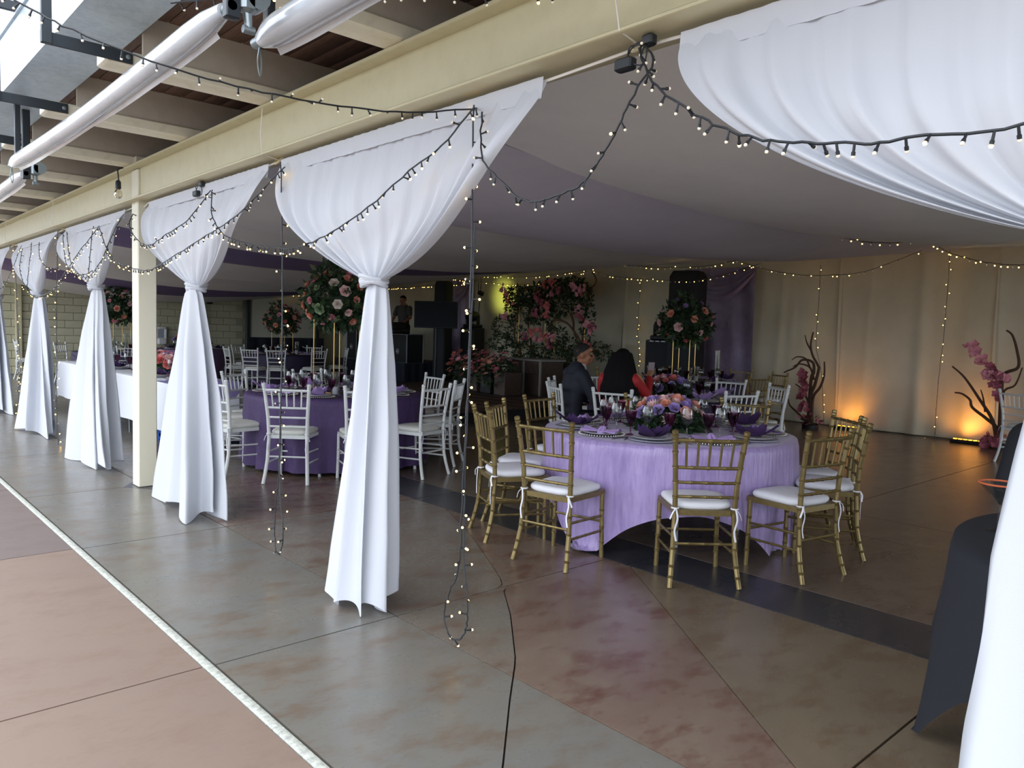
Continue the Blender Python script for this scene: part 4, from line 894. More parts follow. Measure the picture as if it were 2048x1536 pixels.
# television on stand, turned towards the hall
tv = thing('television', 'flat black television on a pole stand before the slim tower', 'television', (11.0, 14.80, .2), math.radians(-52))
bz = MB().box(-.53, .53, -.02, .03, 1.28, 1.92, .01).build('bezel', 'speaker_black', tv); MB().box(-.51, .51, -.026, -.018, 1.305, 1.90).build('panel', 'screen_dark', bz, smooth=False)
MB().tube([(0, .06, .03), (0, .06, 1.6)], .03, 10).build('pole', 'black_steel', tv); MB().box(-.1, .1, -.2, .14, .0, .03, .01).build('foot', 'black_steel', tv); MB().box(-.2, .2, 0.03, .06, 1.45, 1.75, .005).build('mount', 'black_steel', tv)
# loudspeaker stacks with moving-head lamps
def stack(x, y, w, d, h, label, rz, lampdir):
    t = thing('subwoofer', label, 'speaker', (x, y, 0), rz)
    MB().box(-w/2, w/2, -d/2, d/2, 0, h, .015).build('cabinet', 'speaker_black', t); MB().box(-w/2-.006, -w/2, -d*.44, d*.44, .05, h-.05, .003).build('grille', 'black_lycra', t)
    for k in range(3): MB().box(-w/2-.002, -w/2+.01, -.16+k*.12, -.08+k*.12, h-.03, h-.015).build('handle', 'alu', t)
    l = thing('moving_head_lamp', 'black moving-head stage lamp standing on '+lampdir, 'stage lamp', (x, y, h), rz)
    MB().box(-.17, .17, -.2, .2, 0, .09, .02).build('base', 'speaker_black', l)
    for sy in (-1, 1): MB().box(-.06, .06, sy*.17-.02, sy*.17+.02, .08, .3, .015).build('yoke', 'speaker_black', l)
    MB().tube([(-.2, 0, .26), (-.16, 0, .27), (.05, 0, .3), (.17, 0, .32)], [.09, .125, .13, .09], 16).build('head', 'speaker_black', l); MB().tube([(-.205, 0, .262), (-.195, 0, .262)], .07, 14).build('lens', 'screen_dark', l)
stack(12.15, 9.03, .48, .5, 1.38, 'tall black subwoofer stack left of the wide black tower', .2, 'the subwoofer beside the wide tower')
stack(12.55, 15.3, .46, .44, 1.52, 'tall black subwoofer stack beside the slim tower', .2, 'the subwoofer beside the slim tower')
# mauve satin panels on the wall
def satin(y0, y1, label, s):
    t = thing('satin_panel', label, 'drape', (12.92, y0, 0))
    MB().grid(lambda u, v: (-.03*math.sin(u*11+s+v*1.2)-.02*math.sin(u*23+v*3)-.012*noise.noise((u*6, v*9, s)), (y1-y0)*u, 2.78*(1-v)+.01), 50, 40).build('panel', 'satin_mauve', t, ang=None)
    MB().grid(lambda u, v: (-.07-.03*math.sin(v*17+u), (y1-y0)*u, 2.76-.55*math.sin(PI*u)*(.25+.75*v)-.10*v), 30, 20).build('swag', 'satin_mauve', t, ang=None)
satin(7.55, 9.15, 'mauve satin panel behind the wide black tower', 2); satin(15.9, 17.0, 'mauve satin panel with swag behind the television', 5)
# projection screen
sc = thing('projection_screen', 'pale projection screen in a dark frame against the block wall', 'screen', (9.9, 22.6, 0))
MB().box(0, 2.15, 0, .02, 1.05, 2.5).build('screen_cloth', 'screen_white', sc, smooth=False)
for x in (-.12, 2.17): MB().box(x-.06, x+.06, -.03, .06, 0, 2.55, .01).build('frame_post', 'black_steel', sc)
MB().grid(lambda u, v: (-.1+2.5*u, .0-.02*math.sin(u*40), 1.05-1.04*v), 60, 3).build('skirt', 'navy_cloth', sc, ang=None)
for dx in (0,): MB().box(-.1, 2.3, 0, .03, 2.5, 2.55, .01).build('top_bar', 'black_steel', sc)
t = thing('towel_dispenser', 'white paper dispenser on the block wall', 'dispenser', (7.36, 22.86, .78)); MB().box(-.12, .12, -.10, .06, 0, .2, .03).box(-.12, .12, -.1, .06, .44, .52, .03).build('housing', 'plastic_white', t); MB().box(.07, .12, -.08, .06, .18, .46, .01).build('side', 'plastic_white', t); MB().box(-.11, .07, -.02, .06, .19, .45, .01).build('window', 'carton', t)
o = MB().box(8.66, 8.8, 22.84, 22.93, 2.0, 2.25, .01).build('wall_box', 'speaker_black'); tag(o, 'small black box mounted on the block wall', 'box')
# ------------------------------------------------------------------ crates
def crate(x, y, rz, label, g):
    t = thing('plastic_crate', label, 'crate', (x, y, 0), rz, g); w, d, h = .52, .36, .28
    m = MB(); m.box(-w/2, w/2, -d/2, d/2, 0, .015)
    for z in (0, .09, .18, h-.045):
        m.box(-w/2, w/2, -d/2, -d/2+.012, z, z+.045).box(-w/2, w/2, d/2-.012, d/2, z, z+.045).box(-w/2, -w/2+.012, -d/2, d/2, z, z+.045).box(w/2-.012, w/2, -d/2, d/2, z, z+.045)
    for k in range(6):
        x_ = -w/2+k*(w-.03)/5; m.box(x_, x_+.03, -d/2-.004, -d/2+.01, 0, h).box(x_, x_+.03, d/2-.01, d/2+.004, 0, h)
    for k in range(4):
        y_ = -d/2+k*(d-.03)/3; m.box(-w/2-.004, -w/2+.01, y_, y_+.03, 0, h).box(w/2-.01, w/2+.004, y_, y_+.03, 0, h)
    m.build('basket', 'crate_blue', t, smooth=False)
    b = thing('glass_pack', 'wrapped glasses piled in a '+label.split(' with ')[0].replace(' full of glasses', ''), 'glassware', (x, y, .016), rz, 'packed glasses' if g else None); rnd = random.Random(3)
    for i in range(5):
        for j in range(3): MB().lathe([(.03, 0), (.033, .24), (.03, .29), (.02, .30), (.001, .30)], 8).build('glass', 'carton', b, loc=(-.19+i*.095, -.105+j*.105, .0))
crate(3.42, 9.75, .1, 'blue plastic crate under the end of the long white table', None); crate(3.95, 9.95, .3, 'blue plastic crate behind the white chair', None)
# ------------------------------------------------------------------ bench and flower planter on the stage
mat('bench_wood', '#54463d', .6, var=(20, '#3d3029', .35, .7), stretch=(1, 5, 1)); mat('bench_white', '#8f8d86', .6); mat('planter_black', '#17181c', .6); mat('bark', '#6e5138', .8, var=(20, '#4a3525', .35, .7), bump=(40, .4)); mat('bark_dark', '#4a3527', .8, bump=(40, .4))
t = thing('sweetheart_table', 'carved wooden sweetheart table with pale trim on the stage', 'table', (10.95, 11.3, .2), math.radians(-8))
MB().box(-.32, .32, -.62, .62, .68, .72, .01).build('table_top', 'bench_white', t); MB().box(-.28, -.25, -.58, .58, .42, .68, .005).build('front_apron', 'bench_wood', t)
for k in range(9): MB().tube([(-.285, -.5+k*.125, .47), (-.30, -.47+k*.125, .55), (-.285, -.44+k*.125, .63)], .012, 5).build('carving', 'bench_wood', t)
MB().box(-.26, -.24, -.56, .56, 0.02, .42, .004).build('front_panel', 'bench_wood', t)
for sy in (-1, 1):
    MB().box(-.29, .25, sy*.58-.03, sy*.58+.03, 0, .68, .008).build('end_panel', 'bench_wood', t)
for y in (-.57, 0, .57): MB().box(-.31, -.275, y-.025, y+.025, 0, .69, .005).build('pale_stile', 'bench_white', t)
pl = thing('flower_planter', 'dark box planter overflowing with coral and mauve blossoms on the stage', 'flowers', (10.3, 12.0, .2), math.radians(-10))
for k, y in enumerate((-.75, -.2, .35, .9)): MB().box(-.2, .2, y-.2, y+.2, 0, .46, .01).build('box', 'planter_black' if k % 2 else 'bench_wood', pl)
foliage(pl, [((-.05, .1, .55), (.35, 1.1, .22)), ((-.1, .95, .42), (.3, .35, .25)), ((-.25, -.55, .40), (.2, .35, .25)), ((-.2, .3, .35), (.25, .5, .15))], 1500, .10, .018, seed=31)
rnd = random.Random(4)
for k in range(150):
    y = rnd.uniform(-1.0, 1.1); a = rnd.uniform(0, PI); z = .58+.22*math.sin(a)*(1-.3*abs(y))+rnd.uniform(-.12, .08); x = -.05+.34*math.cos(a)*-1 if rnd.random() < .5 else -.05-.36*abs(math.cos(a))
    if rnd.random() < .25: z -= .2
    put_flower(pl, (x, y, z), (x-.1, rnd.uniform(-.5, .5), .5+rnd.random()), .055*rnd.uniform(.7, 1.2), 'b', rnd.choice(['peach', 'coral', 'rust', 'magenta', 'coral', 'pink', 'peach']), rnd)
# ------------------------------------------------------------------ flower backdrop
bk = thing('flower_backdrop', 'standing backdrop of vines, twisted branches and pink blossoms on gold poles', 'flowers', (12.35, 12.3, .2))
def B(y, z, x=0): return (x, y-12.3, z-.2)
for y in (13.34, 12.45, 11.25, 12.15): MB().tube([B(y, .2), B(y, 2.62)], .014, 8).build('pole', 'gold_metal', bk)
MB().tube([B(13.5, 2.45), B(11.05, 2.45)], .014, 8).build('cross_bar', 'gold_metal', bk); MB().tube([B(13.5, 1.1), B(11.05, 1.1)], .014, 8).build('cross_bar', 'gold_metal', bk)
for P in ([B(11.36, .22), B(11.36, .88), B(11.31, 1.21), B(11.28, 1.64), B(11.23, 1.96), B(11.15, 2.35), B(10.97, 2.55), B(10.97, 2.68, -.05), B(11.05, 2.76, -.05)], [B(12.35, 1.2), B(12.2, 1.6, -.1), B(12.05, 1.74, -.12), B(11.7, 1.69, -.12), B(11.47, 1.50, -.1), B(11.38, 1.3), B(11.36, 1.0)], [B(11.6, 1.9, -.1), B(11.5, 1.7, -.1), B(11.52, 1.5, -.05), B(11.4, 1.2)], [B(13.3, .25), B(13.25, .9), B(13.45, 1.4, -.05), B(13.35, 1.9, -.05), B(13.4, 2.3)], [B(12.95, .25), B(12.9, 1.1), B(12.98, 1.7, -.05), B(12.95, 2.2)], [B(12.6, .22), B(12.65, .7, -.05), B(12.85, 1.0), B(13.2, 1.3)], [B(11.9, .22), B(11.85, .7), B(11.6, 1.0), B(11.3, 1.3)], [B(10.9, 1.1), B(11.2, .8), B(11.4, .4)]):
    n = (len(P)-1)*5+1; MB().tube(smoothpts(P, 5), [.032-.018*i/n for i in range(n)], 7).build('branch', 'bark', bk)
top = [(13.46, 2.30, .34, .25), (12.95, 2.32, .4, .22), (12.54, 2.40, .35, .2), (12.15, 2.45, .35, .22), (11.69, 2.42, .4, .2), (11.35, 2.36, .25, .2), (11.55, 2.55, .2, .14), (12.44, 2.05, .2, .3), (11.97, 2.05, .18, .28), (12.93, 1.95, .15, .35), (11.13, 1.80, .12, .5), (13.5, 2.0, .15, .35), (12.2, 1.75, .12, .3), (12.7, 2.0, .12, .4), (11.5, 2.1, .15, .25)]
low = [(13.85, 1.55, .35, .3), (13.95, 1.2, .4, .2), (13.58, 1.02, .35, .25), (13.06, 1.0, .4, .25), (12.56, .98, .4, .22), (12.08, 1.0, .4, .22), (11.62, 1.15, .4, .22), (11.25, 1.08, .35, .2), (10.85, 1.15, .35, .12), (10.6, 1.0, .2, .08), (12.71, .75, .25, .25), (11.85, .85, .25, .3), (12.0, 1.35, .25, .25), (13.3, 1.35, .3, .25), (13.3, .65, .2, .3), (11.5, .8, .15, .25)]
foliage(bk, [(B(y, z, -.05), (.20, ry, rz)) for y, z, ry, rz in top], 2700, .10, .024, seed=41, out=.5)
foliage(bk, [(B(y, z, -.05), (.22, ry, rz)) for y, z, ry, rz in low], 2500, .09, .02, seed=42, out=.6)
rnd = random.Random(9)
clus = [(13.62, 2.48, 'pink'), (13.48, 2.3, 'coral'), (12.47, 2.29, 'magenta'), (12.24, 2.5, 'coral'), (12.07, 2.34, 'pink'), (11.84, 2.39, 'magenta'), (12.05, 2.55, 'coral'), (11.33, 2.45, 'pink'), (11.13, 2.42, 'pink'), (11.2, 2.32, 'pink'), (13.43, 2.13, 'coral'), (13.54, 1.78, 'pink'), (12.38, 2.12, 'magenta'), (12.14, 2.06, 'coral'), (12.53, 1.9, 'magenta'), (12.21, 1.86, 'coral'), (11.23, 1.95, 'pink'), (11.15, 1.8, 'magenta'), (10.93, 1.69, 'pink'), (10.79, 1.64, 'magenta'), (10.81, 1.50, 'pink'), (12.59, 1.45, 'coral'), (12.83, 1.33, 'magenta'), (12.35, 1.49, 'coral'), (12.42, 1.28, 'pink'), (12.19, 1.38, 'coral'), (12.07, 1.18, 'magenta'), (11.95, 1.38, 'pink'), (10.95, 1.22, 'coral'), (11.05, 1.1, 'rust')]
for y, z, c in clus:
    for k in range(8): put_flower(bk, B(y+rnd.uniform(-.09, .09), z+rnd.uniform(-.08, .08), -.22-rnd.uniform(0, .08)), (-1, rnd.uniform(-.7, .7), rnd.uniform(-.3, .8)), .05*rnd.uniform(.7, 1.25), 'b', c, rnd)
# ------------------------------------------------------------------ twisted branch arrangements by the wall
def twig(name, label, loc, paths, flowers, seed, mass=None):
    t = thing(name, label, 'flowers', loc); rnd = random.Random(seed); o0 = Vector(loc)
    MB().lathe([(.001, 0), (.13, 0), (.13, .06), (.1, .09), (.001, .09)], 16).build('pot', 'planter_black', t)
    for r, P in paths:
        P = [Vector(p)-o0 for p in P]; q = smoothpts(P, 5); n = len(q); MB().tube(q, [r*(1-.65*i/n) for i in range(n)], 7).build('branch', 'bark_dark', t)
    for p, c in flowers:
        for k in range(7): put_flower(t, Vector(p)-o0+Vector((rnd.uniform(-.05, .03), rnd.uniform(-.06, .06), rnd.uniform(-.06, .06))), (-1, rnd.uniform(-.8, .8), rnd.uniform(-.4, .8)), .05*rnd.uniform(.8, 1.2), 'b', c, rnd)
    foliage(t, [((0, 0, .12), (.16, .16, .08))], 60, .09, .02, ('petal_magenta', 'leaf_dark', 'petal_rust'), seed)
    return t
X1 = 12.3
twig('twisted_branches', 'brown twisted branches with a few magenta blossoms beside the first uplight', (X1, 6.06, 0), [
    (.035, [(X1, 6.08, .05), (X1, 6.08, .3), (X1, 6.08, .55), (X1, 6.02, .73), (X1, 5.97, .98), (X1, 5.99, 1.06), (X1, 6.09, 1.22), (X1, 6.13, 1.39), (X1, 6.1, 1.6)]), (.03, [(X1, 6.04, .05), (X1, 6.04, .5), (X1, 5.93, .69), (X1, 5.87, .9), (X1, 5.88, 1.12)]),
    (.03, [(X1, 6.1, .05), (X1, 6.09, .8), (X1, 6.05, .93), (X1, 6.08, 1.1), (X1, 6.26, 1.13), (X1, 6.38, 1.0), (X1, 6.52, .93), (X1, 6.58, .9)]), (.022, [(X1, 6.09, .06), (X1, 6.3, .24), (X1, 6.44, .35), (X1, 6.47, .45)]),
    (.02, [(X1, 6.04, .81), (X1, 6.12, 1.01), (X1, 6.3, 1.06), (X1, 6.42, 1.01)]), (.018, [(X1, 6.12, 1.0), (X1, 6.2, 1.15), (X1, 6.35, 1.18), (X1, 6.45, 1.12)]), (.016, [(X1, 6.12, 1.3), (X1, 6.2, 1.42), (X1, 6.24, 1.55)]), (.02, [(X1, 6.1, .4), (X1, 6.22, .62), (X1, 6.36, .72)])],
    [((12.2, 6.16, .78), 'magenta'), ((12.2, 6.12, .68), 'magenta'), ((12.2, 6.17, .53), 'magenta'), ((12.2, 6.12, .36), 'magenta'), ((12.2, 6.2, .9), 'magenta')], 51)
X2 = 12.6
twig('twisted_branches', 'brown twisted branches with a spray of pink blossoms beside the second uplight', (X2, 3.38, 0), [
    (.03, [(X2, 3.4, .05), (X2, 3.48, .39), (X2, 3.66, .67), (X2, 3.88, .98), (X2, 4.06, 1.14)]), (.03, [(X2, 3.39, .05), (X2, 3.42, .28), (X2, 3.55, .4), (X2, 3.75, .55), (X2, 3.79, .66), (X2, 3.9, .74), (X2, 4.0, .75)]),
    (.032, [(X2, 3.37, .05), (X2, 3.39, .69), (X2, 3.38, 1.05), (X2, 3.21, 1.17), (X2, 3.24, 1.41), (X2, 3.31, 1.62), (X2, 3.39, 1.69)]), (.022, [(X2, 3.36, .05), (X2, 3.38, .76), (X2, 3.23, .92), (X2, 3.16, 1.17)]), (.016, [(X2, 3.58, .5), (X2, 3.62, .7), (X2, 3.66, .82)]),
    (.018, [(12.55, 3.36, .1), (12.5, 3.36, .7), (12.5, 3.39, .91), (12.5, 3.52, 1.12), (12.5, 3.64, 1.29), (12.5, 3.78, 1.44), (12.5, 3.91, 1.46)])],
    [((12.45, 3.78, 1.44), 'pink'), ((12.45, 3.71, 1.36), 'pink'), ((12.45, 3.62, 1.26), 'pink'), ((12.45, 3.5, 1.15), 'magenta'), ((12.45, 3.53, 1.03), 'pink'), ((12.45, 3.41, 1.05), 'magenta'), ((12.45, 3.35, 1.02), 'pink'), ((12.45, 3.42, .94), 'magenta'), ((12.45, 3.38, .75), 'magenta'), ((12.4, 3.4, .12), 'magenta'), ((12.38, 3.5, .08), 'magenta')], 52)
# ------------------------------------------------------------------ orange uplights (lamps that really light the wall)
mat('amber_lens', '#ffb050', .3, emis=('#ff8a18', 14)); 
def uplight(x, y, label, e):
    t = thing('uplight', label, 'lamp', (x, y, 0), 0)
    MB().box(-.09, .09, -.22, .22, 0, .05, .01).build('housing', 'speaker_black', t)
    for k in range(6): MB().lathe([(.001, 0), (.026, 0), (.026, .006), (.001, .008)], 10).build('lens', 'amber_lens', t, loc=(.0, -.17+k*.068, .05))
    ld = bpy.data.lights.new('uplight_beam', 'SPOT'); ld.energy = e; ld.color = (1.0, .40, .06); ld.spot_size = math.radians(120); ld.spot_blend = .9; ld.shadow_soft_size = .06
    l = ob('lamp_light', ld, t, (0, 0, .075)); l.rotation_euler = Vector((.55, .25, .75)).to_track_quat('-Z', 'Y').to_euler()
uplight(12.72, 5.62, 'amber uplight glowing on the floor behind the gold chairs', 9); uplight(12.72, 3.82, 'amber uplight glowing at the foot of the flowered branch', 13)
ld = bpy.data.lights.new('yellow_wash', 'SPOT'); ld.energy = 12; ld.color = (.85, .9, .15); ld.spot_size = math.radians(85); ld.spot_blend = .8; ld.shadow_soft_size = .08
t = thing('wash_lamp', 'small black wash lamp hung high beside the slim tower', 'stage lamp', (12.25, 14.75, 2.4)); MB().tube([(.0, 0, 0), (.12, -.04, -.04)], [.05, .06], 12).build('can', 'speaker_black', t); MB().tube([(0, 0, 0), (0, .0, .25)], .01, 6).build('hanger', 'black_steel', t)
l = ob('lamp_light', ld, t, (.15, -.05, -.05)); l.rotation_euler = Vector((.7, .05, .0)).to_track_quat('-Z', 'Y').to_euler()
# ------------------------------------------------------------------ things on the black table
mat('rim_orange', '#c0603a', .6)
t = thing('cocktail_glass', 'cone-shaped cocktail glass with orange rim on the black table', 'glass', (3.37, .885, .755))
MB().lathe([(.04, 0), (.04, .003), (.006, .008), (.005, .10), (.012, .105), (.075, .185), (.073, .186), (.001, .112)], 20, cap=False).build('bowl', 'clear_glass', t); MB().tube([(.0745*math.cos(a), .0745*math.sin(a), .186) for a in [2*PI*j/24 for j in range(25)]], .004, 6, cap=False).build('rim', 'rim_orange', t)
# ------------------------------------------------------------------ people
mat('skin', '#9a6a4e', .5); mat('skin_light', '#a8775a', .5); mat('suit_navy', '#191e2b', .75, bump=(200, .1)); mat('shirt_white', '#c9c9cf', .75); mat('tie_red', '#7c2530', .6); mat('dress_red', '#a01f22', .7); mat('hair_black', '#0b0a0c', .75, bump=(60, .3), stretch=(6, 6, .6), spec=.15); mat('hair_grey', '#17120f', .75, bump=(80, .4)); mat('shirt_dark', '#43423f', .8); mat('eye_white', '#8d857c', .4); mat('phone_black', '#16181c', .3); mat('phone_screen', '#5d5960', .2, emis=('#8a8088', .12)); mat('shoe', '#121212', .4); mat('jacket_black', '#12151c', .8)
def solid(name, m, parent, mb, vox=.011, sm=5):
    o = mb.build(name, m, parent, ang=None); r = o.modifiers.new('union', 'REMESH'); r.mode = 'VOXEL'; r.voxel_size = vox; r.use_smooth_shade = True
    s_ = o.modifiers.new('smooth', 'SMOOTH'); s_.factor = .5; s_.iterations = sm; return o
def limb(m, P, R, flat=None, n=12): # tapered limb with rounded ends
    m.tube(P, R, n, flat=flat)
    for p, r in zip(P, R): m.ball(p, r*.98, n, 7, (1, flat or 1, 1) if flat and abs(Vector(P[-1])[2]-Vector(P[0])[2]) > .2 else (1, 1, 1))
def hand(m, wrist, d, up, s=1.0, curl=.6, side=1):
    d = Vector(d).normalized(); up = (Vector(up)-d*Vector(up).dot(d)).normalized(); x = d.cross(up)*side; w = Vector(wrist)
    m.tube([w-d*.02, w+d*.02, w+d*.05, w+d*.085], [.024*s, .03*s, .036*s, .033*s], 10, flat=.5)
    for k, L in enumerate((.07, .08, .075, .06)):
        b = w+d*.08*s+x*(.027-.018*k)*s; m1 = b+d*L*.5*s-up*curl*.012; m2 = m1+d*L*.3*s-up*curl*.03; e = m2+d*L*.15*s-up*curl*.03
        m.tube([b, m1, m2, e], [.0095*s, .009*s, .0085*s, .007*s], 7)
    b = w+d*.03*s+x*.03*s; m.tube([b, b+x*.03*s+d*.02*s-up*.01, b+x*.035*s+d*.05*s-up*.02*curl], [.012*s, .0105*s, .008*s], 7)
def head(m, c, yaw=0, s=1.0, tilt=0):
    c = Vector(c); M_ = Matrix.Rotation(yaw, 3, 'Z') @ Matrix.Rotation(tilt, 3, 'X'); T = lambda x, y, z: c+M_ @ Vector((x, y, z))*s
    m.ball(T(0, -.012, .025), .098*s, 18, 12, (.80, .97, .96)); m.ball(T(0, .025, -.055), .064*s, 14, 10, (.88, .95, 1.05)); m.ball(T(0, .042, -.098), .026*s, 10, 7, (1.1, .9, .8)); m.ball(T(0, .065, .055), .045*s, 10, 7, (1.3, .55, .7))
    m.tube([T(0, .083, .03), T(0, .101, -.003), T(0, .109, -.024), T(0, .092, -.036)], [.009*s, .0125*s, .017*s, .013*s], 9)
    m.ball(T(0, .089, -.062), .02*s, 9, 6, (1.15, .55, .45)); m.ball(T(0, .085, -.077), .019*s, 9, 6, (1.1, .55, .45))
    for sx in (-1, 1):
        m.ball(T(sx*.079, -.02, -.008), .031*s, 10, 7, (.35, .62, 1.0)); m.ball(T(sx*.045, .055, -.03), .028*s, 9, 6)
    return T
def face_parts(par, T, s=1.0):
    for sx in (-1, 1):
        ey = MB().ball(T(sx*.031, .077, .012), .0105*s, 10, 7).build('eye', 'eye_white', par); MB().ball(T(sx*.031, .084, .012), .0055*s, 8, 6).build('pupil', 'hair_black', ey)
        MB().tube([T(sx*.014, .093, .033), T(sx*.034, .092, .040), T(sx*.052, .078, .034)], [.004, .0048, .003], 6).build('eyebrow', 'hair_black', par)
    MB().tube([T(-.022, .094, -.069), T(0, .101, -.068), T(.022, .094, -.069)], [.003, .004, .003], 6).build('lips', 'tie_red', par)
def hair_cap(par, T, front, back, m, s=1.0, k=1.07, bumpy=.004):
    def f(u, v):
        a = 2*PI*u; fr = (1+math.cos(a))/2; side = math.sin(a)**2; e = lerp(back, front, fr**.8); e = e+(PI*.5-e)*v; e = max(-1.3, e)
        if side > .7 and fr < .75: e = max(e, lerp(-.25, 1.5, v))
        r = .098*k+bumpy*math.sin(a*9+v*7); return T(math.sin(a)*math.cos(e)*r*.82, -.012+math.cos(a)*math.cos(e)*r*.99, .025+math.sin(e)*r*.97)
    MB().grid(f, 40, 14, wrap=True).build('hair', m, par, ang=None)
SH = 1.02
def seated(name, label, loc, rz, arms, yaw=0, tilt=0, skin='skin', lean=0.0, hands=True, dz=0.0):
    t = thing(name, label, 'person', loc, rz)
    m = MB()
    tor = [(0, -.08, .52), (0, -.09+lean*.2, .68), (0, -.08+lean*.6, .90), (0, -.06+lean*.9, 1.02), (0, -.045+lean, 1.08)]
    limb(m, tor, [.15, .135, .165, .14, .06], .66, 16)
    limb(m, [(0, -.04+lean, 1.05+dz), (0, -.02+lean*1.1, 1.15+dz)], [.058, .054])
    T = head(m, (0, .005+lean*1.15, 1.235+dz), yaw, 1.0, tilt)
    for sx, (el, wr) in zip((-1, 1), arms):
        limb(m, [(sx*.175, -.06+lean*.9, SH), el, wr], [.058, .042, .029])
        d = Vector(wr)-Vector(el); hand(m, wr, d, (0, -.3, 1), 1.0, .8, -sx)
        limb(m, [(sx*.09, -.03, .53), (sx*.13, .36, .54), (sx*.13, .33, .11)], [.085, .064, .046]); limb(m, [(sx*.13, .31, .05), (sx*.135, .47, .035)], [.04, .033])
    solid('body', skin, t, m, .0085, 3)
    face_parts(t, T)
    return t, T, tor
# person in navy suit, seen in profile
man, TM, tor = seated('person', 'person in navy suit, white collar and red tie sitting on a white chair', (6.20, 5.71, 0), math.radians(-25-90), [((-.25, .10, .76), (-.17, .33, .70)), ((.25, .10, .76), (.17, .33, .70))], yaw=-.3, lean=.04)
j = MB(); limb(j, [(0, -.07, .50), (0, -.08, .68), (0, -.05, .90), (0, -.03, 1.02)], [.178, .165, .195, .15], .68, 18)
for sx in (-1, 1): limb(j, [(sx*.17, -.04, 1.02), (sx*.25, .10, .76), (sx*.185, .29, .705)], [.082, .064, .05])
limb(j, [(-.17, -.035, 1.03), (0, -.045, 1.055), (.17, -.035, 1.03)], [.062, .062, .062]); solid('suit_jacket', 'suit_navy', man, j, .012, 4)
tr = MB()
for sx in (-1, 1): limb(tr, [(sx*.09, -.05, .535), (sx*.135, .37, .545), (sx*.13, .335, .10)], [.10, .08, .068])
solid('trousers', 'suit_navy', man, tr, .013, 3)
for sx in (-1, 1): MB().ball((sx*.133, .40, .045), .055, 12, 8, (.85, 2.1, .8)).build('shoe', 'shoe', man)
MB().grid(lambda u, v: ((.068+.02*v)*math.sin(2*PI*u), .005+(.07+.012*v)*math.cos(2*PI*u), 1.135-.05*v-.055*v*max(0, math.cos(2*PI*u))), 24, 4, wrap=True).build('shirt_collar', 'shirt_white', man, ang=None)
MB().grid(lambda u, v: ((u-.5)*.15*(1-v*.75), .083+.055*math.sin(min(1, v*1.2)*PI*.6)-.02*abs(u-.5), 1.085-.36*v), 6, 12).build('shirt_front', 'shirt_white', man, ang=None)
MB().grid(lambda u, v: ((u-.5)*(.035+.05*v), .098+.058*math.sin(min(1, v*1.2)*PI*.6)-.01*abs(u-.5), 1.085-.40*v), 5, 12).build('necktie', 'tie_red', man, ang=None)
hair_cap(man, TM, .72, -.8, 'hair_grey', k=1.045)
# person in red with long black hair, seen from behind, holding a phone
wom, TWm, _ = seated('person', 'person in red dress with long black hair holding up a phone', (6.21, 5.13, 0), math.radians(22-90), [((-.24, .12, .80), (-.10, .34, .80)), ((.24, .16, .84), (.20, .38, 1.02))], yaw=-.15, skin='skin_light', lean=.05, dz=-.045)
j = MB(); limb(j, [(0, -.07, .48), (0, -.08, .68), (0, -.05, .90), (0, -.03, 1.0)], [.175, .145, .172, .12], .7, 18)
for sx, el in ((-1, (-.24, .12, .80)), (1, (.24, .16, .84))): limb(j, [(sx*.155, -.04, 1.0), el, ((-.10, .34, .80) if sx < 0 else (.20, .37, 1.0))], [.075, .058, .042])
limb(j, [(0, -.02, .50), (0, .2, .53), (0, .40, .50)], [.19, .19, .17], None, 16); solid('dress', 'dress_red', wom, j, .012, 4)
hair_cap(wom, TWm, .75, -1.1, 'hair_black', k=1.12)
def lh(u, v):
    a = lerp(-2.25, 2.25, u); w = .105+.075*math.sin(min(1, v*1.15)*PI*.55)+.004*math.sin(u*60+v*3); z = 1.27-.47*v-.02*math.sin(u*17)*v
    return (math.sin(a)*w*(1+.15*v), .02-math.cos(a)*w*.9-.045*math.sin(v*PI*.7), z)
MB().grid(lh, 60, 20).build('long_hair', 'hair_black', wom, ang=None)
def lh2(u, v): p = lh(u, v); return (p[0]*.9, p[1]*.9+.01, p[2]+.012)
MB().grid(lh2, 40, 14).build('long_hair', 'hair_black', wom, ang=None)
ph = thing('smartphone', 'black smartphone held up by the person in red', 'phone', wom.matrix_world @ Vector((0, 0, 0)) if 0 else (0, 0, 0))
a = math.radians(22-90); px, py = (.185, .475); ph.location = (6.21+px*math.cos(a)-py*math.sin(a), 5.13+px*math.sin(a)+py*math.cos(a), 1.035); ph.rotation_euler = (-.2, 0, a)
MB().box(-.037, .037, -.004, .004, 0, .15, .004).build('case', 'phone_black', ph); MB().box(-.033, .033, -.0052, -.004, .008, .142).build('display', 'phone_screen', ph, smooth=False)
# disc jockey standing behind the desk
dj = thing('person', 'person in dark shirt standing behind the mixing desk', 'person', (11.75, 17.25, .58), math.radians(118)); m = MB()
limb(m, [(0, 0, .88), (0, -.01, 1.08), (0, -.01, 1.30), (0, 0, 1.42), (0, .005, 1.48)], [.15, .135, .17, .14, .06], .64, 16); limb(m, [(0, .01, 1.45), (0, .03, 1.55)], [.058, .054]); TD = head(m, (0, .05, 1.62), 0, 1.0, -.35)
AR = [((-.25, .10, 1.16), (-.16, .36, 1.02)), ((.25, .08, 1.16), (.17, .34, 1.02))]
for sx, (el, wr) in zip((-1, 1), AR):
    limb(m, [(sx*.18, 0, 1.41), el, wr], [.058, .042, .029]); hand(m, wr, Vector(wr)-Vector(el), (0, 0, 1), 1.0, .6, -sx); limb(m, [(sx*.09, 0, .9), (sx*.10, .02, .48), (sx*.10, -.01, .09)], [.088, .062, .045]); limb(m, [(sx*.10, -.03, .045), (sx*.11, .15, .035)], [.04, .034])
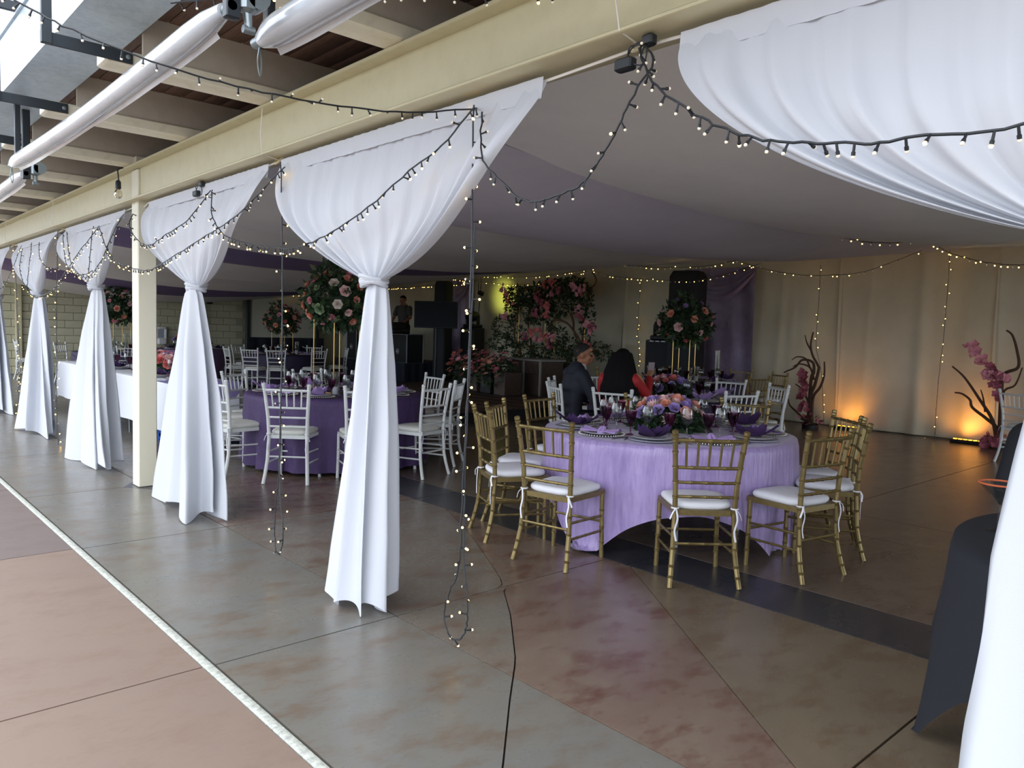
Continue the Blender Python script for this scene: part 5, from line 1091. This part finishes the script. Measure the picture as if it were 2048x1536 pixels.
solid('body', 'skin', dj, m, .0095, 3); face_parts(dj, TD); hair_cap(dj, TD, .75, -.6, 'hair_black', k=1.07)
j = MB(); limb(j, [(0, 0, .84), (0, -.01, 1.08), (0, -.01, 1.30), (0, 0, 1.40)], [.168, .155, .188, .15], .66, 16)
for sx, (el, wr) in zip((-1, 1), AR): limb(j, [(sx*.175, 0, 1.41), lerp(Vector((sx*.18, 0, 1.41)), Vector(el), .7)], [.075, .062])
solid('shirt', 'shirt_dark', dj, j, .013, 3); tr = MB()
for sx in (-1, 1): limb(tr, [(sx*.09, 0, .92), (sx*.10, .02, .48), (sx*.10, -.01, .08)], [.105, .08, .07]); MB().ball((sx*.105, .06, .045), .055, 12, 8, (.85, 2.1, .8)).build('shoe', 'shoe', dj)
solid('trousers', 'jacket_black', dj, tr, .013, 3)
# person in black beside the black table, mostly hidden by the curtain
pb, TB, _ = seated('person', 'person in black jacket seated beside the black table, half hidden by the curtain', (4.42, .88, 0), math.radians(200-90), [((-.25, .10, .76), (-.17, .33, .72)), ((.25, .10, .76), (.17, .33, .72))], lean=.03)
j = MB(); limb(j, [(0, -.07, .48), (0, -.08, .68), (0, -.05, .90), (0, -.03, 1.02)], [.185, .175, .205, .155], .7, 18)
for sx in (-1, 1): limb(j, [(sx*.175, -.04, 1.02), (sx*.255, .10, .76), (sx*.185, .29, .725)], [.085, .068, .055])
limb(j, [(-.17, -.035, 1.03), (0, -.045, 1.055), (.17, -.035, 1.03)], [.065, .065, .065]); solid('jacket', 'jacket_black', pb, j, .012, 4); hair_cap(pb, TB, .75, -.8, 'hair_black'); tr = MB()
for sx in (-1, 1): limb(tr, [(sx*.09, -.05, .535), (sx*.135, .37, .545), (sx*.13, .335, .10)], [.10, .08, .068]); MB().ball((sx*.133, .40, .045), .055, 12, 8, (.85, 2.1, .8)).build('shoe', 'shoe', pb)
solid('trousers', 'jacket_black', pb, tr, .013, 3)
place(WHITE, 4.42, .88, 200, 'white banquet chair the person in black sits on')
